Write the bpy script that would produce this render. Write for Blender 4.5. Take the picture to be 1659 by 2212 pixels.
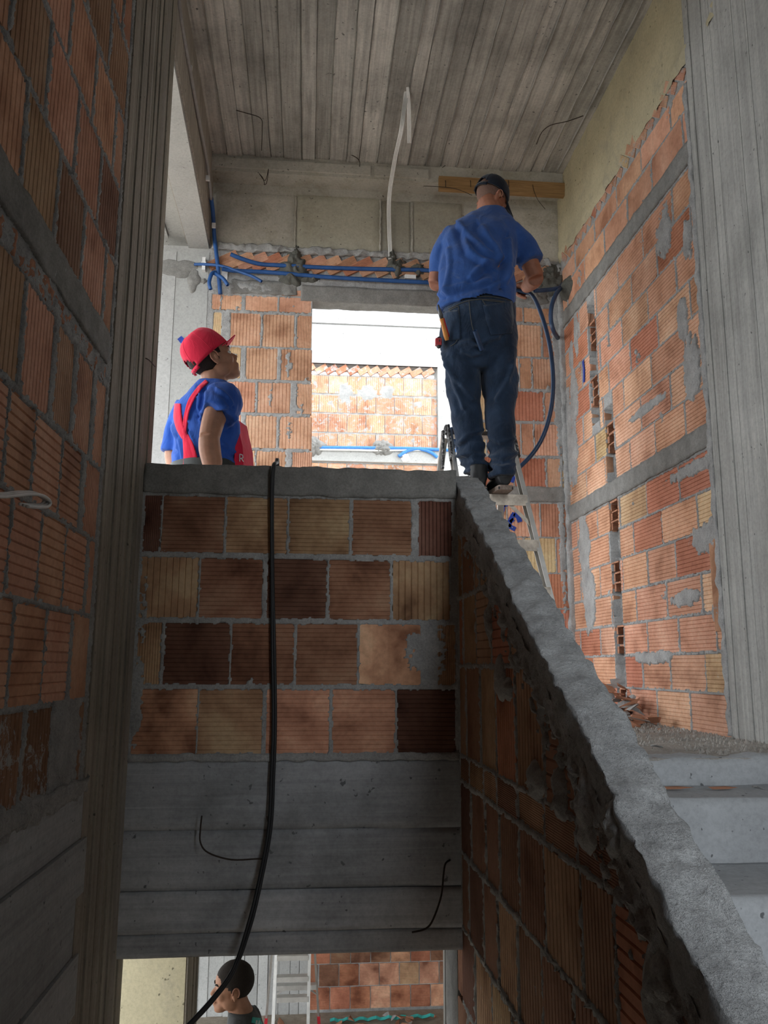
import bpy, bmesh, math, random
from mathutils import Vector, Matrix, noise
import numpy as np

# ---------------------------------------------------------------- camera, world, exposure
scene = bpy.context.scene
for o in list(bpy.data.objects):
    bpy.data.objects.remove(o)
COL = scene.collection
PI = math.pi
FPX, CX, CY = 1800.0, 829.5, 1106.0           # focal length and centre in photo pixels (1659 x 2212)
_dy = np.array([662 - CX, 1440 - CY, FPX]); _dy /= np.linalg.norm(_dy)
_dx = np.array([18400 - CX, 1515 - CY, FPX]); _dx -= _dx.dot(_dy) * _dy; _dx /= np.linalg.norm(_dx)
_dz = np.cross(_dx, _dy)
if _dz[1] > 0: _dz = -_dz
RM = np.array([_dx, _dy, _dz])                # rows: world axes seen from the camera (right, down, forward)

cam_d = bpy.data.cameras.new('camera'); cam = bpy.data.objects.new('camera', cam_d); COL.objects.link(cam)
cam_d.sensor_fit = 'HORIZONTAL'; cam_d.sensor_width = 36.0; cam_d.lens = FPX / 1659.0 * 36.0
cam_d.clip_start = 0.02; cam_d.clip_end = 200
right, down, fwd = RM[:, 0], RM[:, 1], RM[:, 2]
cam.matrix_world = Matrix(((right[0], -down[0], -fwd[0], 0), (right[1], -down[1], -fwd[1], 0),
                           (right[2], -down[2], -fwd[2], 0), (0, 0, 0, 1)))
scene.camera = cam

world = bpy.data.worlds.new('sky'); scene.world = world; world.use_nodes = True
bg = world.node_tree.nodes['Background']
bg.inputs['Color'].default_value = (0.90, 0.95, 1.0, 1); bg.inputs['Strength'].default_value = 4.6
scene.view_settings.view_transform = 'Standard'; scene.view_settings.look = 'None'
scene.view_settings.gamma = 1.0; scene.view_settings.use_curve_mapping = False
scene.view_settings.exposure = 0.5

def portal(name, loc, rot, sx, sy):            # an opening to the sky, sampled as one
    l = bpy.data.lights.new(name, 'AREA'); l.shape = 'RECTANGLE'; l.size = sx; l.size_y = sy
    l.cycles.is_portal = True
    o = bpy.data.objects.new(name, l); COL.objects.link(o); o.location = loc; o.rotation_euler = rot
    return o

# ---------------------------------------------------------------- pixel helpers
def ray(x, y): return RM @ np.array([x - CX, y - CY, FPX])
def PY(x, y, Y): r = ray(x, y); return Vector(r * (Y / r[1]))
def PX(x, y, X): r = ray(x, y); return Vector(r * (X / r[0]))
def PZ(x, y, Z): r = ray(x, y); return Vector(r * (Z / r[2]))

# ---------------------------------------------------------------- mesh helpers
def tag(o, label=None, cat=None, group=None, kind=None):
    if label: o['label'] = label
    if cat: o['category'] = cat
    if group: o['group'] = group
    if kind: o['kind'] = kind
    return o

def link(name, me, mat=None, parent=None, smooth=False):
    o = bpy.data.objects.new(name, me); COL.objects.link(o)
    if mat is not None and not me.materials: me.materials.append(mat)
    if parent is not None: o.parent = parent
    if smooth:
        for p in me.polygons: p.use_smooth = True
    return o

def mesh(name, vs, fs, mat=None, parent=None, smooth=False):
    me = bpy.data.meshes.new(name); me.from_pydata([tuple(v) for v in vs], [], fs); me.update()
    return link(name, me, mat, parent, smooth)

def empty(name, loc=(0, 0, 0)):
    o = bpy.data.objects.new(name, None); COL.objects.link(o); o.location = loc; o.empty_display_size = .05
    return o

class MB:
    def __init__(s): s.v = []; s.f = []
    def add(s, vs, fs):
        n = len(s.v); s.v += [Vector(v) for v in vs]; s.f += [tuple(i + n for i in f) for f in fs]
    def box(s, x0, x1, y0, y1, z0, z1, m=None):
        vs = [Vector((x, y, z)) for x in (x0, x1) for y in (y0, y1) for z in (z0, z1)]
        if m: vs = [m @ v for v in vs]
        s.add(vs, [(0, 1, 3, 2), (4, 6, 7, 5), (0, 4, 5, 1), (2, 3, 7, 6), (0, 2, 6, 4), (1, 5, 7, 3)])
    def bar(s, a, b, w, h, up=(0, 0, 1)):       # rectangular bar from a to b
        a, b = Vector(a), Vector(b); d = (b - a).normalized(); up = Vector(up)
        u = d.cross(up); u = u.normalized() if u.length > 1e-4 else Vector((1, 0, 0)); n = u.cross(d)
        vs = [p + u * (w / 2 * i) + n * (h / 2 * j) for p in (a, b) for i, j in ((-1, -1), (1, -1), (1, 1), (-1, 1))]
        s.add(vs, [(3, 2, 1, 0), (4, 5, 6, 7), (0, 1, 5, 4), (1, 2, 6, 5), (2, 3, 7, 6), (3, 0, 4, 7)])
    def loft(s, rings, n=14, cap=True):          # rings: (centre, u, v)
        base = len(s.v)
        for c, u, v in rings:
            c, u, v = Vector(c), Vector(u), Vector(v)
            for k in range(n):
                t = 2 * PI * k / n; s.v.append(c + u * math.cos(t) + v * math.sin(t))
        for i in range(len(rings) - 1):
            for k in range(n):
                k2 = (k + 1) % n; a = base + i * n
                s.f.append((a + k, a + k2, a + n + k2, a + n + k))
        if cap:
            s.f.append(tuple(base + k for k in range(n))[::-1])
            e = base + (len(rings) - 1) * n; s.f.append(tuple(e + k for k in range(n)))
    def tube(s, pts, r, n=8, cap=True, sm=0):
        pts = [Vector(p) for p in pts]
        rs = list(r) if isinstance(r, (list, tuple)) else [r] * len(pts)
        if sm: pts, rs = catmull(pts, rs, sm)
        rings = []; u = None
        for i, p in enumerate(pts):
            d = (pts[min(i + 1, len(pts) - 1)] - pts[max(i - 1, 0)])
            d = d.normalized() if d.length > 1e-9 else Vector((0, 0, 1))
            if u is None:
                u = d.cross(Vector((0.3, 0.2, 1)).normalized())
                if u.length < 1e-3: u = d.cross(Vector((1, 0, 0)))
            u = (u - d * u.dot(d)).normalized(); v = d.cross(u)
            rings.append((p, u * rs[i], v * rs[i]))
        s.loft(rings, n, cap)
    def bore(s, a, b, r, t=.25, n=12):              # inner lining of an open pipe end: from the rim at a, inwards to b
        a, b = Vector(a), Vector(b); d = (b - a).normalized(); u = d.cross(Vector((.3, .2, 1)).normalized()).normalized(); v = d.cross(u)
        q = r * (1 - t)
        s.loft([(a, u * r, v * r), (a, u * q, v * q), (b, u * q, v * q)], n, False)
    def ell(s, c, r, rot=None, n=16, m=10):
        c = Vector(c); vs = []
        for i in range(1, m):
            a = PI * i / m
            for k in range(n):
                b = 2 * PI * k / n
                v = Vector((r[0] * math.sin(a) * math.cos(b), r[1] * math.sin(a) * math.sin(b), r[2] * math.cos(a)))
                vs.append(c + (rot @ v if rot else v))
        top = c + (rot @ Vector((0, 0, r[2])) if rot else Vector((0, 0, r[2])))
        bot = c - (rot @ Vector((0, 0, r[2])) if rot else Vector((0, 0, r[2])))
        vs += [top, bot]; fs = []
        for i in range(m - 2):
            for k in range(n):
                k2 = (k + 1) % n; fs.append((i * n + k, (i + 1) * n + k, (i + 1) * n + k2, i * n + k2))
        t, bt = len(vs) - 2, len(vs) - 1
        for k in range(n):
            k2 = (k + 1) % n; fs.append((t, k, k2)); fs.append((bt, (m - 2) * n + k2, (m - 2) * n + k))
        s.add(vs, fs)
    def xf(s, m, i0=0):
        for i in range(i0, len(s.v)): s.v[i] = m @ s.v[i]
    def build(s, name, mat, parent=None, smooth=False): return mesh(name, s.v, s.f, mat, parent, smooth)

def catmull(pts, rs, k):
    P = [pts[0]] + pts + [pts[-1]]; R = [rs[0]] + rs + [rs[-1]]; o = []; ro = []
    for i in range(1, len(P) - 2):
        for j in range(k):
            t = j / k; a, b, c, d = P[i - 1], P[i], P[i + 1], P[i + 2]
            o.append(0.5 * ((2 * b) + (c - a) * t + (2 * a - 5 * b + 4 * c - d) * t * t + (3 * b - a - 3 * c + d) * t ** 3))
            ro.append(R[i] + (R[i + 1] - R[i]) * t)
    o.append(pts[-1]); ro.append(rs[-1]); return o, ro

def fuse(name, mb, mat, parent=None, voxel=.008, it=6, extra=None):
    """one continuous skin over the collected shapes"""
    me = bpy.data.meshes.new('tmp'); me.from_pydata([tuple(v) for v in mb.v], [], mb.f); me.update()
    o = bpy.data.objects.new('tmp', me); COL.objects.link(o)
    m = o.modifiers.new('r', 'REMESH'); m.mode = 'VOXEL'; m.voxel_size = voxel
    if it:
        m = o.modifiers.new('s', 'SMOOTH'); m.factor = .5; m.iterations = it
    dg = bpy.context.evaluated_depsgraph_get(); dg.update()
    me2 = bpy.data.meshes.new_from_object(o.evaluated_get(dg)); me2.name = name
    bpy.data.objects.remove(o); bpy.data.meshes.remove(me)
    me2.materials.clear()
    if extra:
        nr = [Vector(v.normal) for v in me2.vertices]; cs = [Vector(v.co) for v in me2.vertices]
        fl = []
        for c_, n_ in zip(cs, nr): fl.extend(extra(c_, n_))
        me2.vertices.foreach_set('co', fl)
    me2.update()
    return link(name, me2, mat, parent, True)

def N(x, y, z=0.0): return noise.noise(Vector((x, y, z)))
def FB(x, y, z=0.0, o=4): return noise.fractal(Vector((x, y, z)), 1.0, 2.0, o)

# ---------------------------------------------------------------- materials
class NT:
    def __init__(s, name, rough=.9):
        s.m = bpy.data.materials.new(name); s.m.use_nodes = True; s.t = s.m.node_tree
        s.b = s.t.nodes['Principled BSDF']; s.b.inputs['Roughness'].default_value = rough
        s.b.inputs['Specular IOR Level'].default_value = .25
    def n(s, kind, **kw):
        nd = s.t.nodes.new(kind)
        for k, v in kw.items():
            if hasattr(nd, k) and k not in ('Scale',): setattr(nd, k, v)
            else: nd.inputs[k].default_value = v
        return nd
    def l(s, a, b): s.t.links.new(a, b)
    def pos(s, scale=(1, 1, 1), obj=False):
        if obj: src = s.n('ShaderNodeTexCoord').outputs['Object']
        else: src = s.n('ShaderNodeNewGeometry').outputs['Position']
        mp = s.n('ShaderNodeMapping'); mp.inputs['Scale'].default_value = scale; s.l(src, mp.inputs['Vector'])
        return mp.outputs['Vector']
    def noise(s, vec, scale, det=5, rough=.6, dist=0.0):
        nd = s.n('ShaderNodeTexNoise'); nd.inputs['Scale'].default_value = scale; nd.inputs['Detail'].default_value = det
        nd.inputs['Roughness'].default_value = rough; nd.inputs['Distortion'].default_value = dist
        s.l(vec, nd.inputs['Vector']); return nd.outputs['Fac']
    def ramp(s, fac, stops):
        r = s.n('ShaderNodeValToRGB'); e = r.color_ramp.elements
        while len(e) < len(stops): e.new(.5)
        for i, (p, c) in enumerate(stops): e[i].position = p; e[i].color = (*c, 1) if len(c) == 3 else c
        s.l(fac, r.inputs['Fac']); return r.outputs['Color']
    def mix(s, fac, a, b, mode='MIX'):
        m = s.n('ShaderNodeMix'); m.data_type = 'RGBA'; m.blend_type = mode
        for i, x in ((0, fac), (6, a), (7, b)):
            if hasattr(x, 'is_linked'): s.l(x, m.inputs[i])
            elif i == 0: m.inputs[0].default_value = x
            else: m.inputs[i].default_value = (*x, 1)
        return m.outputs[2]
    def math(s, op, a, b=0.0):
        m = s.n('ShaderNodeMath'); m.operation = op
        for i, x in enumerate((a, b)):
            if hasattr(x, 'is_linked'): s.l(x, m.inputs[i])
            else: m.inputs[i].default_value = x
        return m.outputs[0]
    def bump(s, h, st, dist=.01):
        b = s.n('ShaderNodeBump'); b.inputs['Strength'].default_value = st; b.inputs['Distance'].default_value = dist
        s.l(h, b.inputs['Height'])
        if s.b.inputs['Normal'].is_linked: s.l(s.b.inputs['Normal'].links[0].from_socket, b.inputs['Normal'])
        s.l(b.outputs['Normal'], s.b.inputs['Normal'])
    def color(s, c):
        if hasattr(c, 'is_linked'): s.l(c, s.b.inputs['Base Color'])
        else: s.b.inputs['Base Color'].default_value = (*c, 1)
        return s

def mul(c, k): return tuple(x * k for x in c)

def concrete(name, base, grain=None, blot=.35, stain=None, bump=.5, tint=True, gk=.55):
    t = NT(name, .92)
    p = t.pos()
    a = t.noise(p, 2.3, 6, .65)
    col = t.ramp(a, [(.28, mul(base, 1 - blot)), (.5, base), (.74, mul(base, 1 + blot * .8))])
    if tint:                                     # each cast strip has its own shade
        oi = t.n('ShaderNodeObjectInfo'); col = t.mix(1.0, col, oi.outputs['Color'], 'MULTIPLY')
    if grain:                                    # board grain printed into the concrete
        sc = {'x': (1.2, 34, 34), 'y': (34, 1.2, 34), 'z': (34, 34, 1.2)}[grain]
        g = t.noise(t.pos(sc), 1.0, 6, .7, .6)
        col = t.mix(gk, col, t.ramp(g, [(.3, (.35, .34, .33)), (.55, (.95, .94, .92)), (.75, (1.35, 1.32, 1.25))]), 'MULTIPLY')
        t.bump(g, .25, .006)
    if stain:
        s_ = t.noise(p, 5.0, 8, .75, .4)
        col = t.mix(t.math('MULTIPLY', t.ramp(s_, [(.5, (0, 0, 0)), (.66, (1, 1, 1))]), .6), col, stain)
    f = t.noise(p, 60, 3, .7)
    col = t.mix(.35, col, t.ramp(f, [(.3, (.6, .6, .6)), (.6, (1.1, 1.1, 1.1))]), 'MULTIPLY')
    pit = t.noise(p, 38, 2, .5)
    col = t.mix(t.ramp(pit, [(.70, (0, 0, 0)), (.74, (1, 1, 1))]), col, mul(base, .35))
    t.color(col); t.bump(f, bump * .5, .004); t.bump(a, bump * .3, .01)
    return t.m

def mortar(name, base, bump=1.0):
    t = NT(name, .95); p = t.pos()
    a = t.noise(p, 9, 8, .75); f = t.noise(p, 120, 4, .8)
    col = t.ramp(a, [(.3, mul(base, .68)), (.55, base), (.75, mul(base, 1.3))])
    col = t.mix(.5, col, t.ramp(f, [(.3, (.45, .45, .45)), (.6, (1.15, 1.15, 1.15))]), 'MULTIPLY')
    t.color(col); t.bump(f, .8 * bump, .006); t.bump(a, .6 * bump, .012)
    return t.m

def brickmat(name, smear=.62, white=.72, stops=[(.30, (.62, .54, .50)), (.46, (.95, .94, .92)), (.56, (1.04, 1.06, 1.08)), (.72, (1.18, 1.32, 1.38))]):
    """fired clay: the object's own colour, burnt and pale zones, dust and dried mortar smears"""
    t = NT(name, .85)
    oi = t.n('ShaderNodeObjectInfo')
    off = t.n('ShaderNodeVectorMath'); off.operation = 'ADD'
    sc = t.n('ShaderNodeVectorMath'); sc.operation = 'SCALE'
    cb = t.n('ShaderNodeCombineXYZ')
    t.l(oi.outputs['Random'], cb.inputs[0]); t.l(t.math('MULTIPLY', oi.outputs['Random'], 7.3), cb.inputs[1])
    t.l(t.math('MULTIPLY', oi.outputs['Random'], 3.1), cb.inputs[2])
    t.l(cb.outputs[0], sc.inputs[0]); sc.inputs['Scale'].default_value = 40
    t.l(t.pos(), off.inputs[0]); t.l(sc.outputs[0], off.inputs[1]); p = off.outputs[0]
    a = t.noise(p, 4.2, 4, .55, .3)
    col = t.mix(1.0, oi.outputs['Color'], t.ramp(a, stops), 'MULTIPLY')
    f = t.noise(p, 45, 4, .7)
    col = t.mix(.4, col, t.ramp(f, [(.3, (.6, .58, .56)), (.6, (1.12, 1.12, 1.12))]), 'MULTIPLY')
    # grooves hold dirt: fine lines along the extrusion
    w = t.noise(t.pos(), 13, 7, .8, .5)
    sm = t.ramp(w, [(smear, (0, 0, 0)), (smear + .03, (1, 1, 1))])
    col = t.mix(t.math('MULTIPLY', sm, .85), col, (.42, .42, .41))
    w2 = t.noise(t.pos((1, 1, 2.5)), 10, 8, .85, 1.0)
    col = t.mix(t.math('MULTIPLY', t.ramp(w2, [(white, (0, 0, 0)), (white + .03, (1, 1, 1))]), .8), col, (.62, .60, .58))
    t.color(col); t.bump(f, .25, .003)
    return t.m

def plain(name, c, rough=.6, metal=0.0, var=.15, scale=30, bump=0.0, spec=.4):
    t = NT(name, rough); t.b.inputs['Metallic'].default_value = metal; t.b.inputs['Specular IOR Level'].default_value = spec
    f = t.noise(t.pos(obj=True), scale, 4, .6)
    t.color(t.ramp(f, [(.3, mul(c, 1 - var)), (.7, mul(c, 1 + var))]))
    if bump: t.bump(f, bump, .004)
    return t.m

def fabric(name, c, weave=900, dust=None, fold=.5, var=.22):
    t = NT(name, .92); p = t.pos(obj=True); t.b.inputs['Specular IOR Level'].default_value = .15
    t.b.inputs['Sheen Weight'].default_value = .15
    a = t.noise(p, 7, 5, .6)
    col = t.ramp(a, [(.3, mul(c, 1 - var)), (.7, mul(c, 1 + var))])
    if dust:
        d = t.noise(p, 16, 7, .8, .4); col = t.mix(t.math('MULTIPLY', t.ramp(d, [(.56, (0, 0, 0)), (.8, (1, 1, 1))]), .55), col, dust)
    t.color(col); w = t.noise(p, weave, 2, .5); t.bump(w, .2, .001)
    fo = t.noise(t.pos((7, 7, 4), obj=True), 1.6, 4, .55, 1.2); t.bump(fo, fold, .02)
    return t.m

M = {}
M['brick'] = brickmat('fired_clay', .655)
M['brick_clean'] = brickmat('fired_clay_clean', .66, .75)
M['brick_smeared'] = brickmat('fired_clay_smeared', .535, .64)
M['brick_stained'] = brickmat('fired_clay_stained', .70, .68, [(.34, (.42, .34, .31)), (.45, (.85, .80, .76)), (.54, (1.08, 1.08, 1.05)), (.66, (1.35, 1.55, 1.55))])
M['brick_raw'] = plain('broken_clay', (.40, .20, .125), .95, 0, .4, 40, .6, .1)
M['mortar'] = mortar('mortar_grey', (.42, .42, .41))
M['mortar_pale'] = mortar('mortar_pale', (.42, .42, .41))
M['cement_wet'] = mortar('fresh_cement', (.125, .125, .11), .7)
M['cement'] = mortar('trowelled_cement', (.255, .25, .235), .45)
M['cap_top'] = mortar('rough_coping', (.48, .49, .495), 1.6)
M['ceil'] = concrete('board_ceiling', (.44, .43, .405), 'y', .34, None, .5, True, .65)
M['conc_z'] = concrete('board_column', (.42, .42, .40), 'z', .22, None, .5, True, .5)
M['conc_zw'] = concrete('board_column_brown', (.38, .35, .305), 'z', .25)
M['conc_x'] = concrete('board_beam', (.40, .415, .43), 'x', .45, None, .5, True, .38)
M['conc_y'] = concrete('board_wall', (.40, .415, .43), 'y', .25, None, .5, True, .35)
M['conc_warm'] = concrete('beam_warm', (.44, .42, .365), None, .22, (.31, .28, .21))
M['conc_yellow'] = concrete('beam_yellow', (.48, .43, .29), None, .2, (.34, .31, .24))
M['conc_pale'] = concrete('concrete_pale', (.42, .42, .405), None, .16)
M['conc_out'] = concrete('concrete_outside', (.42, .42, .405), None, .2)
M['conc_mid'] = concrete('concrete_mid', (.42, .42, .405), None, .16)
M['conc_step'] = concrete('step_concrete', (.40, .415, .43), None, .2)
M['dirt'] = mortar('dusty_floor', (.40, .375, .34), .6)
M['earth'] = mortar('site_ground', (.36, .31, .25), .6)
M['wood'] = None
_t = NT('raw_timber', .8); _g = _t.noise(_t.pos((3, 60, 60)), 1, 6, .7, 1.5)
_t.color(_t.ramp(_g, [(.3, (.20, .115, .05)), (.6, (.37, .225, .10)), (.8, (.45, .30, .16))])); _t.bump(_g, .3, .004); M['wood'] = _t.m
M['conduit'] = plain('blue_conduit', (.022, .085, .26), .45, 0, .2, 18)
M['conduit_dark'] = plain('dark_blue_conduit', (.022, .05, .11), .4, 0, .25, 12, 0, .5)
M['cable_black'] = plain('black_cable', (.018, .019, .021), .5)
M['cable_white'] = plain('white_cable', (.72, .72, .70), .5, 0, .06)
M['wire'] = plain('rusty_wire', (.045, .032, .025), .7, .3)
M['alu'] = plain('aluminium', (.62, .61, .58), .38, .85, .12, 14)
M['alu_dirty'] = plain('dirty_aluminium', (.42, .37, .31), .5, .6, .35, 22)
M['black_plastic'] = plain('black_plastic_paint_specks', (.035, .035, .036), .6)
_t = NT('specked_plastic', .6); _s = _t.noise(_t.pos(), 55, 5, .8)
_t.color(_t.ramp(_s, [(.52, (.035, .035, .037)), (.6, (.5, .5, .49))])); M['specked'] = _t.m
M['red_plastic'] = plain('red_plastic', (.42, .02, .03), .5)
M['paint'] = plain('blue_spray_paint', (.012, .045, .30), .6, 0, .3, 40)
M['white_plastic'] = plain('white_plastic', (.75, .75, .74), .5)
M['teal'] = plain('teal_plastic', (.05, .42, .38), .5)
M['skin'] = plain('skin', (.40, .205, .13), .6, 0, .14, 25, .15, .35)
M['skin_tan'] = plain('skin_tanned', (.30, .125, .075), .6, 0, .16, 25, .15, .35)
M['ear_in'] = plain('skin_ear_inner', (.40, .205, .13), .7)
M['ear_rim'] = plain('skin_ear', (.44, .21, .145), .6)
M['skin_hand'] = plain('skin_hand', (.48, .29, .21), .6, 0, .12, 40, .15, .35)
M['hair'] = plain('dark_hair', (.022, .016, .013), .8, 0, .5, 300, .8, .3)
M['hair_grey'] = plain('cropped_grey_hair', (.17, .10, .075), .85, 0, .3, 300, .6, .3)
M['eye'] = plain('eye_white', (.7, .68, .65), .3)
M['iris'] = plain('eye_iris', (.05, .03, .02), .3)
M['lip'] = plain('lip', (.36, .14, .11), .5)
M['shirt'] = fabric('blue_cotton', (.028, .095, .40))
M['shirt_dusty'] = fabric('blue_cotton_dusty', (.034, .090, .285), 900, (.16, .20, .32))
M['red_cloth'] = fabric('red_cloth', (.68, .025, .065), 700, None, .35, .12)
M['navy'] = fabric('navy_cloth', (.012, .017, .028), 800, None, .2)
M['grey_cloth'] = fabric('grey_cotton', (.075, .078, .08))
M['denim'] = fabric('denim', (.021, .038, .070), 1200, (.075, .095, .13), .8, .4)
M['stitch'] = plain('stitching', (.085, .085, .08), .9)
M['shoe'] = plain('shoe_leather', (.016, .017, .018), .6, 0, .3, 30, .3)
M['sole'] = plain('dusty_sole', (.30, .24, .20), .9, 0, .35, 60, .5)
M['belt'] = plain('black_belt', (.03, .035, .033), .6)
M['orange'] = plain('orange_handle', (.55, .22, .045), .45)
M['steel'] = plain('tool_steel', (.12, .12, .12), .45, .6)
M['letter'] = plain('white_print', (.7, .7, .7), .8)

# ---------------------------------------------------------------- walls and bricks
rnd = random.Random(7)
_bm_cache = {}
def brick_mesh(kind, var):
    """unit block: face at y=0, x and z from -.5 to .5; grooves cut as real relief"""
    key = (kind, var)
    if key in _bm_cache: return _bm_cache[key]
    r = random.Random(ord(kind[0]) * 13 + var * 7)
    n = {'v': 9, 'h': 9, 'p': 4, 'f': 14}[kind[0]]; amp = {'v': .0045, 'h': .004, 'p': .0012, 'f': .0025}[kind[0]]
    prof = []
    for i in range(n):
        a = i / n; prof += [(a, 0.0), (a + .74 / n, 0.0), (a + .87 / n, amp)]
    prof.append((1.0, 0.0)); k = len(prof)
    def edge(t, s):                                # ragged rim with a chipped corner
        e = .006 * r.uniform(-1, 1)
        c = r.random()
        return e
    chipc = [r.choice([0, 0, 0, .02, .045]) for _ in range(4)]
    vs = []
    for side, zz in ((0, -.5), (1, .5)):
        for i, (a, d) in enumerate(prof):
            x = a - .5; z = zz + edge(a, side)
            for c, (cx, cs) in enumerate(((0, 0), (1, 0), (0, 1), (1, 1))):
                if cs == side and chipc[c]:
                    dx = abs(a - cx)
                    if dx < chipc[c]: z += (chipc[c] - dx) * (1 if side == 0 else -1)
            vs.append((x, d, z))
    fs = [(i, i + 1, k + i + 1, k + i) for i in range(k - 1)]
    b = len(vs); D = .045
    vs += [(-.5, D, -.5), (.5, D, -.5), (.5, D, .5), (-.5, D, .5)]
    fs += [tuple([b, b + 1] + list(range(k - 1, -1, -1))), tuple([b + 2, b + 3] + list(range(k, 2 * k)))]
    fs += [(b + 3, b, 0, k), (b + 1, b + 2, 2 * k - 1, k - 1)]
    if kind[0] in 'hf':
        vs = [(-z, d, x) for x, d, z in vs]
    me = bpy.data.meshes.new('brick_block'); me.from_pydata(vs, [], fs); me.update()
    _bm_cache[key] = me
    return me

class Wall:
    def __init__(s, face, pos): s.face = face; s.pos = pos; s.mb = MB(); s.root = None; s.rects = []; s.rec = []
    def P(s, u, z, d):
        if s.face == '-y': return Vector((u, s.pos - d, z))
        if s.face == '-x': return Vector((s.pos - d, u, z))
        return Vector((s.pos + d, u, z))
    def sheet(s, u0, u1, z0, z1, fn, res=.018, thick=.2, back=-.055):
        nu = max(2, int((u1 - u0) / res)); nz = max(2, int((z1 - z0) / res))
        vs = []; fs = []
        for j in range(nz + 1):
            for i in range(nu + 1):
                u = u0 + (u1 - u0) * i / nu; z = z0 + (z1 - z0) * j / nz
                d_ = fn(u, z); vs.append(s.P(u, z, d_)); s.rec.append((len(s.mb.v) + len(vs) - 1, u, z, d_))
        for j in range(nz):
            for i in range(nu):
                a = j * (nu + 1) + i; q = (a, a + 1, a + nu + 2, a + nu + 1)
                fs.append(q if s.face != '-x' else q[::-1])
        s.mb.add(vs, fs)
        a, b = s.P(u0, z0, back), s.P(u1, z1, -thick)
        s.mb.box(min(a.x, b.x), max(a.x, b.x), min(a.y, b.y), max(a.y, b.y), z0, z1)
    def box(s, u0, u1, z0, z1, d0, d1):
        a, b = s.P(u0, z0, d0), s.P(u1, z1, d1)
        s.mb.box(min(a.x, b.x), max(a.x, b.x), min(a.y, b.y), max(a.y, b.y), z0, z1)
    def settle(s, level=.0022, rough=.0042, extra=None, grip=(.0035, .0065)):
        """press the mortar back behind every block face and let it bulge, ragged, in the joints"""
        A = np.array([r[1:] for r in s.rec]); ix = [r[0] for r in s.rec]
        u, z, d = A[:, 0], A[:, 1], A[:, 2]; ins = np.full(len(u), -1.0)
        for a, b, c, e in s.rects:
            k = np.nonzero((u > a) & (u < b) & (z > c) & (z < e))[0]
            if len(k): ins[k] = np.maximum(ins[k], np.minimum(np.minimum(u[k] - a, b - u[k]), np.minimum(z[k] - c, e - z[k])))
        if extra is not None: ins = np.minimum(ins, extra(u, z))
        me = s.root.data; co = np.empty(len(me.vertices) * 3); me.vertices.foreach_get('co', co); co = co.reshape(-1, 3)
        for i in range(len(u)):
            di = d[i]
            if di > .0032 or di < -.03: continue
            if ins[i] > .016: di = -.016
            else:
                f = N(u[i] * 55, z[i] * 55, s.pos)
                if ins[i] > grip[0] + grip[1] * f: di = -.016
                else: di = level + rough * (.55 * f + .9 * N(u[i] * 120, z[i] * 120, s.pos + 3) + .5 * N(u[i] * 17, z[i] * 17, 4))
            p = s.P(u[i], z[i], di); co[ix[i]] = (p.x, p.y, p.z)
        me.vertices.foreach_set('co', co.ravel()); me.update()
    def finish(s, name, mat, label, cat):
        s.root = s.mb.build(name, mat, None, True)
        tag(s.root, label, cat, None, 'structure')
    def brick(s, u0, u1, z0, z1, kind='v', col=(.5, .22, .12), d=0.0, mat=None, tilt=0.0, clip=None):
        if u1 - u0 < .012: return None
        mat = mat or M['brick']
        if not tilt: s.rects.append((u0, u1, z0, z1))
        me = brick_mesh(kind, rnd.randrange(4))
        if mat is not M['brick']:
            key = (me.name, mat.name)
            if key not in _bm_cache:
                m2 = me.copy(); m2.materials.clear(); m2.materials.append(mat); _bm_cache[key] = m2
            me = _bm_cache[key]
        elif not me.materials: me.materials.append(mat)
        c = s.P((u0 + u1) / 2, (z0 + z1) / 2, d)
        rz = {'-y': 0, '-x': -PI / 2, '+x': PI / 2}[s.face]
        mw = Matrix.Translation(c) @ Matrix.Rotation(rz + rnd.uniform(-.006, .006), 4, 'Z') @ Matrix.Rotation(tilt + rnd.uniform(-.006, .006), 4, 'Y') @ Matrix.Rotation(rnd.uniform(-.008, .008), 4, 'X') @ Matrix.Diagonal((u1 - u0, 1, z1 - z0, 1))
        if clip:                                    # block cut by the mason along a line: clip = (point, normal), keeps the inner side
            bm = bmesh.new(); bm.from_mesh(me); bm.transform(mw)
            for p, nn in clip:
                g = list(bm.verts) + list(bm.edges) + list(bm.faces)
                bmesh.ops.bisect_plane(bm, geom=g, plane_co=p, plane_no=nn, clear_outer=True)
            if len(bm.faces) == 0: bm.free(); return None
            bmesh.ops.holes_fill(bm, edges=[e for e in bm.edges if e.is_boundary])
            m3 = bpy.data.meshes.new('brick_cut'); bm.to_mesh(m3); bm.free()
            m3.materials.clear(); m3.materials.append(mat); o = link('brick', m3, mat, s.root)
        else:
            o = link('brick', me, mat, s.root); o.matrix_world = mw
        v = rnd.uniform(.88, 1.12); o.color = (col[0] * v, col[1] * v * rnd.uniform(.95, 1.05), col[2] * v, 1)
        return o

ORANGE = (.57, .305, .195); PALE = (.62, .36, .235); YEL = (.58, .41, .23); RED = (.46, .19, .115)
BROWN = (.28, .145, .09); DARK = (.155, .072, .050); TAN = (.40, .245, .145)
def pick(pal):
    t = rnd.random() * sum(w for _, w in pal)
    for c, w in pal:
        t -= w
        if t <= 0: return c
    return pal[-1][0]

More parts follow.
